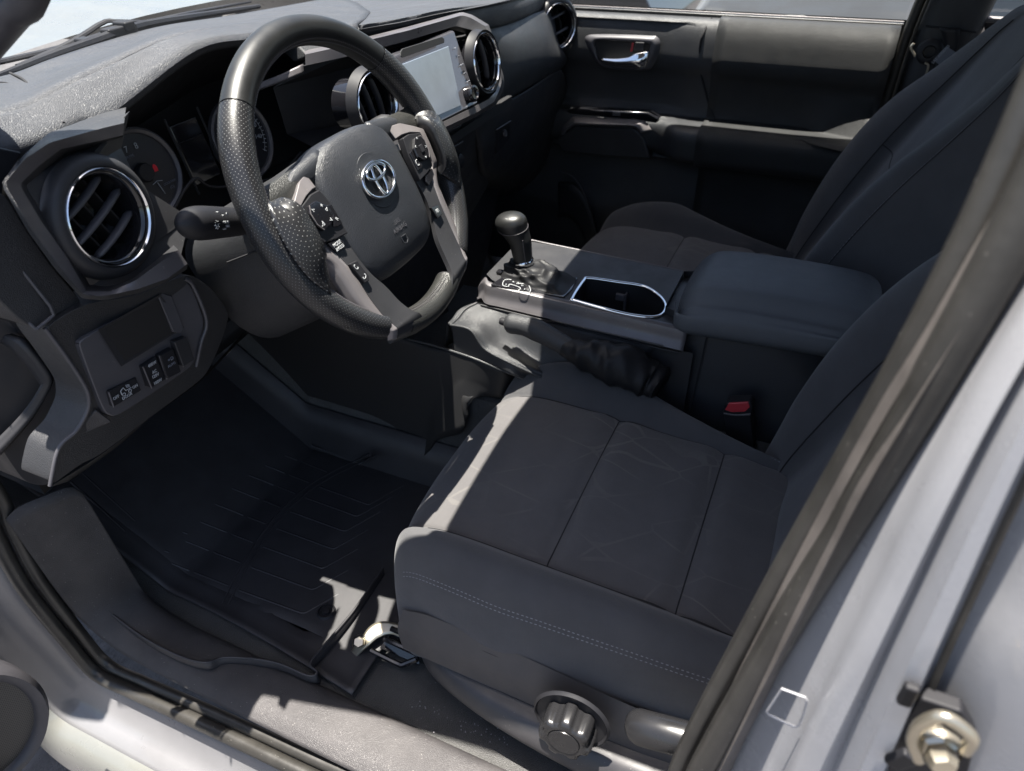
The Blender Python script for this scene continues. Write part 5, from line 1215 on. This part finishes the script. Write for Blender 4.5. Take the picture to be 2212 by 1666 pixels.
b = MB(); b.grid([[A(.79, .45, .70), A(.79, -.60, .70)], [A(.83, .45, .5), A(.83, -.6, .5)], [A(.83, .45, -.1), A(.83, -.6, -.1)]]); b.grid([[A(.79, .45, .70), A(.79, -.6, .70)], [A(.755, .45, .71), A(.755, -.6, .71)]]); b.build('outer_skin', M['paint'], pd)
# warning sticker on the glass (mirrored from inside)
def onwin(u, v, d=0.): return W(u, v, 'x', .747 + d)
b = MB(); o_ = cr([onwin(*q) for q in ((1690, 35), (1722, 34), (1741, 36), (1739, 60), (1736, 65), (1690, 63), (1687, 55))], 40, True); b.tube(o_, .0004, 4, closed=True); stc = b.build('sticker', M['white'], pd)
text('marking', 'WARNING', .006, onwin(1712, 58), A(0, -1, 0), A(0, 0, 1), M['red'], stc, ext=.0002, sx=-1)
# inner handle
hb = [(1265, 79), (1300, 74), (1400, 77), (1420, 80), (1427, 95), (1422, 120), (1412, 140), (1396, 152), (1330, 149), (1303, 144), (1285, 128), (1268, 100)]
hi = [(1285, 91), (1310, 88), (1385, 93), (1403, 96), (1404, 104), (1400, 118), (1393, 134), (1384, 148), (1330, 146), (1307, 143), (1294, 130), (1288, 108)]
hh_ = [(1280, 85), (1305, 81), (1392, 85), (1411, 88), (1415, 100), (1410, 119), (1402, 137), (1390, 150), (1330, 148), (1305, 144), (1290, 130), (1278, 104)]
b = MB(); b.grid(net([cr(WP(hb, 'x', .692), 60, True), cr(WP(hh_, 'x', .682), 60, True), cr(WP(hi, 'x', .686), 60, True), [p + A(.03, 0, 0) for p in cr(WP(hi, 'x', .686), 60, True)]], 60, 10), cu=True); hz = b.build('handle_bezel', M['plastic2'], pd, ang=60)
b = MB(); b.face([p + A(.001, 0, 0) for p in cr(WP(hi, 'x', .6885), 40, True)]); b.build('handle_recess', M['cavity'], pd)
b = MB(); rows = [WP([(1299, 126, .672), (1330, 127, .668), (1358, 124, .666), (1375, 116, .668), (1400, 112, .674)], 'x'), WP([(1299, 131, .670), (1330, 136, .664), (1360, 136, .662), (1380, 134, .664), (1399, 128, .672)], 'x'), WP([(1300, 132, .680), (1332, 140, .676), (1362, 142, .674), (1382, 147, .672), (1394, 146, .676)], 'x')]
b.grid(net(rows, 26, 12)); b.build('door_handle', M['chrome'], pd, solid=.003, ang=80)
b = MB(); b.prism(WP([(1372, 91), (1392, 92), (1390, 112), (1368, 110)], 'x', .680), A(.004, 0, 0)); lk = b.build('lock_knob', M['plastic'], pd, bevel=.002)
b = MB(); b.prism(WP([(1365, 93), (1369, 93), (1366, 112), (1361, 112)], 'x', .681), A(.003, 0, 0)); b.build('lock_flag', M['red'], pd)
# switch trim
b = MB(); rows = [WP([(1203, 300, .69), (1212, 268, .68), (1238, 252, .672), (1300, 255, .672), (1375, 258, .672), (1392, 262, .672), (1412, 281, .674)], 'x'), WP([(1212, 302, .675), (1222, 278, .662), (1240, 266, .655), (1300, 268, .655), (1362, 270, .655), (1376, 272, .655), (1390, 286, .66)], 'x'),
               WP([(1216, 303, .68), (1226, 282, .668), (1242, 270, .662), (1300, 272, .662), (1360, 274, .662), (1372, 277, .662), (1384, 288, .665)], 'x')]
b.grid(net(rows, 50, 9, su=False)); b.build('switch_trim', M['silver'], pd, solid=.004, ang=50)
b = MB(); b.prism(WP([(1222, 240), (1240, 236), (1400, 243), (1424, 256), (1418, 276), (1395, 262), (1300, 254), (1236, 252)], 'x', .676), A(.03, 0, 0)); swp = b.build('switch_panel', M['gloss'], pd, bevel=.004)
b = MB(); b.prism(WP([(1323, 243), (1340, 244), (1340, 251), (1323, 250)], 'x', .674), A(.004, 0, 0)); b.build('window_switch', M['plastic2'], swp, bevel=.001)
b = MB(); b.prism(WP([(1200, 302), (1240, 272), (1372, 279), (1392, 300), (1405, 345), (1320, 340), (1215, 330)], 'x', .668), A(.04, 0, 0)); b.build('grab_cup', M['plastic'], pd, bevel=.006)
b = MB(); b.grid(net([WP([(1205, 395, .69), (1235, 400, .67), (1262, 430, .66), (1280, 480, .66), (1290, 530, .67)], 'x'), WP([(1205, 470, .69), (1228, 470, .68), (1250, 490, .67), (1262, 520, .67), (1270, 560, .68)], 'x')], 20, 6)); b.build('speaker_bulge', M['plastic'], pd, solid=.01)
bead('speaker_edge', [(1212, 370, .672), (1240, 385, .662), (1262, 420, .655), (1278, 470, .655), (1290, 520, .66)], .0016, 'plastic2', parent=pd, ax='x')
# centre pillar, far side
cpz = thing('centre_pillar_trim', 'dark plastic centre pillar trim behind the passenger door', 'pillar trim', (.70, -.65, .6))
b = MB()
L1 = [A(.735, -.585, .0), A(.732, -.585, .30), A(.725, -.580, .55), A(.712, -.585, .72), A(.68, -.61, .90), A(.62, -.64, 1.15)]
L2 = [p + A(-.035, -.012, 0) for p in L1]; L3 = [p + A(-.048, -.05, 0) for p in L1]; L4 = [p + A(-.045, -.10, 0) for p in L1]; L5 = [p + A(-.01, -.115, 0) for p in L1]
b.grid(net([L1, L2, L3, L4, L5], 30, 22)); b.build('trim', M['padfine'], cpz, solid=.004)
b = MB(); b.tube(cr([p + A(-.012, .012, 0) for p in L1], 30), .011, 8); b.tube(cr([p + A(-.034, .002, 0) for p in L1], 30), .0035, 6); b.build('door_seal', M['rubber'], cpz, ang=70)
b = MB(); b.tube([L2[3] + A(-.004, 0, -.005), L3[3] + A(-.003, 0, -.005), L4[3] + A(-.003, 0, -.010)], .0018, 6); b.build('trim_joint', M['seam'], cpz)
# belt on the far side
sb_ = thing('seat_belt', 'black passenger seat belt with printed airbag tag hanging at the far pillar', 'seat belt', tuple(W(2020, 120, 'x', .64)))
b = MB(); b.lathe([(.022, -.004), (.024, .002), (.020, .006), (.012, .006), (.010, 0)], W(2008, 112, 'x', .652), (-1, .1, .1), 32); b.build('guide', M['black'], sb_, ang=50)
b = MB(); rows = [WP([(2030, 60), (2040, 100), (2020, 140), (2000, 190)], 'x', .645), WP([(2075, 60), (2068, 105), (2050, 150), (2030, 190)], 'x', .640)]; b.grid(net(rows, 14, 4)); b.build('webbing', M['black'], sb_, solid=.002)
b = MB(); b.prism(WP([(2016, 130), (2044, 100), (2066, 114), (2036, 146)], 'x', .636), A(.001, 0, 0)); lb = b.build('tag', M['whitedim'], sb_)
d1 = W(2044, 100, 'x', .636) - W(2016, 130, 'x', .636)
text('marking', 'SRS AIRBAG', .007, W(2032, 118, 'x', .6350), d1, A(0, .5, 1), M['white'], lb)
b = MB(); b.tube(cr(WP([(1998, 136), (2005, 143), (1996, 175)], 'x', .64), 14), .0022, 6); b.tube(cr(WP([(1977, 122), (1968, 104), (1974, 94)], 'x', .66), 10), .0028, 6); b.build('bracket', M['steel'], sb_)
# rear side window surround
b = MB(); b.tube([A(.70, -.69, .727), A(.70, -1.45, .727)], .006, 6); b.build('rear_window_sill', M['silver'], truck)
b = MB(); b.grid([[A(.725, -.68, .0), A(.725, -1.5, .0)], [A(.71, -.68, .725), A(.71, -1.5, .725)]]); b.build('rear_side_trim', M['plastic'], truck, solid=.01)
b = MB(); b.grid([[A(.72, -.69, .725), A(.72, -1.5, .725)], [A(.63, -.72, 1.14), A(.62, -1.5, 1.14)]]); b.build('rear_side_glass', M['glass'], truck)

# ================================================================== DRIVER DOOR (open), only its lower inner corner shows
dd_ = thing('driver_door', 'open driver door with black speaker grille at its lower front corner', 'car door', (-.86, .42, .3))
DX = A(-.93, .25, 0); DX /= np.linalg.norm(DX)
do_ = A(-.935, .44, 0)
def dp(s, z, d=0.): return do_ + DX * s + A(0, 0, z) + np.cross(DX, A(0, 0, 1)) * d
b = MB(); b.grid(net([[dp(s, z, d) for s, z, d in r] for r in ([(.02, .66, .02), (.5, .69, .02), (1.02, .69, .02)], [(.0, .4, .05), (.5, .4, .06), (1.04, .4, .05)], [(.01, .10, .04), (.5, .06, .05), (1.04, .08, .04)], [(.03, -.06, .02), (.5, -.10, .02), (1.02, -.06, .02)])], 14, 14)); b.build('inner_panel', M['padfine'], dd_)
b = MB(); b.grid(net([[dp(s, z, d) for s, z, d in r] for r in ([(.0, .70, -.07), (.5, .71, -.08), (1.04, .70, -.07)], [(.0, .3, -.11), (.5, .3, -.12), (1.06, .3, -.11)], [(.0, -.12, -.07), (.5, -.13, -.08), (1.04, -.12, -.07)])], 14, 14)); b.build('outer_skin', M['paint'], dd_)
b = MB(); b.tube([dp(.02, .70, -.03), dp(.10, .88, -.01), dp(.32, 1.10, .04), dp(.95, 1.16, .05), dp(1.0, .70, -.03)], .018, 8); b.build('window_frame', M['black'], dd_)
sp = W(-84, 1590, 'y', .40)
b = MB(); G = []
for r_ in np.linspace(.002, .088, 18): G.append([sp + DX * r_ * math.cos(t) * .9 + A(0, 0, 1) * r_ * 1.15 * math.sin(t) + A(0, -.012 + .4 * r_ * r_, 0) for t in [2 * PI * k / 60 for k in range(60)]])
b.grid(G, cu=True)
M['grille'] = mat('speaker grille', (.06, .058, .055), .5, dots=(.0042, .30, (.004, .004, .004)), bump=('perf', 300, .3, .0006))
# planar uv for the grille holes
for i, fuv in enumerate(b.uv):
    b.uv[i] = [((np.asarray(b.v[v_]) - sp) @ DX, b.v[v_][2]) for v_ in b.f[i]]
b.build('speaker_grille', M['grille'], dd_, recalc=False)
b = MB(); G = [[sp + DX * r_ * math.cos(t) * .9 + A(0, 0, 1) * r_ * 1.15 * math.sin(t) + A(0, d, 0) for t in [2 * PI * k / 60 for k in range(60)]] for r_, d in ((.086, -.008), (.089, -.018), (.099, -.020), (.108, -.008), (.110, .02))]
b.grid(G, cu=True); b.build('speaker_surround', M['plastic2'], dd_, ang=60)

# ================================================================== VEHICLES PARKED ALONGSIDE, seen through the far window
def car(name, label, cat, x, y0, y1, m, z0=gz, h=1.5, grp='vehicles parked beyond the passenger window'):
    t = thing(name, label, cat, (x, (y0 + y1) / 2, z0), grp)
    L = y1 - y0; W_ = 1.85
    side = [(0, .35), (0, .75), (.03, .95), (.16, 1.02), (.30, 1.08), (.40, h), (.72, h), (.86, 1.08), (.97, 1.02), (1, .8), (1, .35)]
    sec_ = []
    for dx, ins in ((0, .06), (.03, .0), (W_ - .03, .0), (W_, .06)):
        sec_.append([A(x + dx + (.12 if z > 1.1 else 0) * (1 if dx < 1 else -1), y0 + s * L, z0 + z - (ins if z > 1 else 0)) for s, z in side])
    b = MB(); b.grid(sec_); b.grid([[p for p in sec_[0]], [A(p[0], p[1], z0 + .35) for p in sec_[0]]]); b.grid([[p for p in sec_[3]], [A(p[0], p[1], z0 + .35) for p in sec_[3]]]); b.build('body', M[m], t, bevel=.03, ang=50)
    b = MB()
    for s0, s1 in ((.34, .50), (.53, .70)): b.prism([A(x - .012, y0 + s0 * L, z0 + 1.08), A(x - .012, y0 + s1 * L, z0 + 1.08), A(x + .09, y0 + s1 * L - .02, z0 + h - .10), A(x + .09, y0 + s0 * L + (.12 if s0 < .4 else .02), z0 + h - .10)], A(.03, 0, 0))
    b.build('side_window', M['tint'], t)
    for s_ in (.18, .80):
        b = MB(); b.lathe([(0, .02), (.10, .02), (.21, .0), (.23, .02), (.34, .02), (.355, -.02), (.355, -.20)], A(x - .01, y0 + s_ * L, z0 + .355), (-1, 0, 0), 36); w_ = b.build('wheel', M['black'], t, ang=50)
        b = MB(); b.lathe([(.05, .03), (.20, .012), (.22, .03)], A(x - .01, y0 + s_ * L, z0 + .355), (-1, 0, 0), 36); b.build('rim', M['silver'], w_)
    return t
car('parked_car', 'silver white car parked close beyond the rear of the passenger window', 'car', 3.1, -3.7, .42, 'whitecar', h=1.42)
car('parked_car', 'dark grey car parked beyond the front of the passenger window', 'car', 3.5, .62, 5.0, 'darkcar')
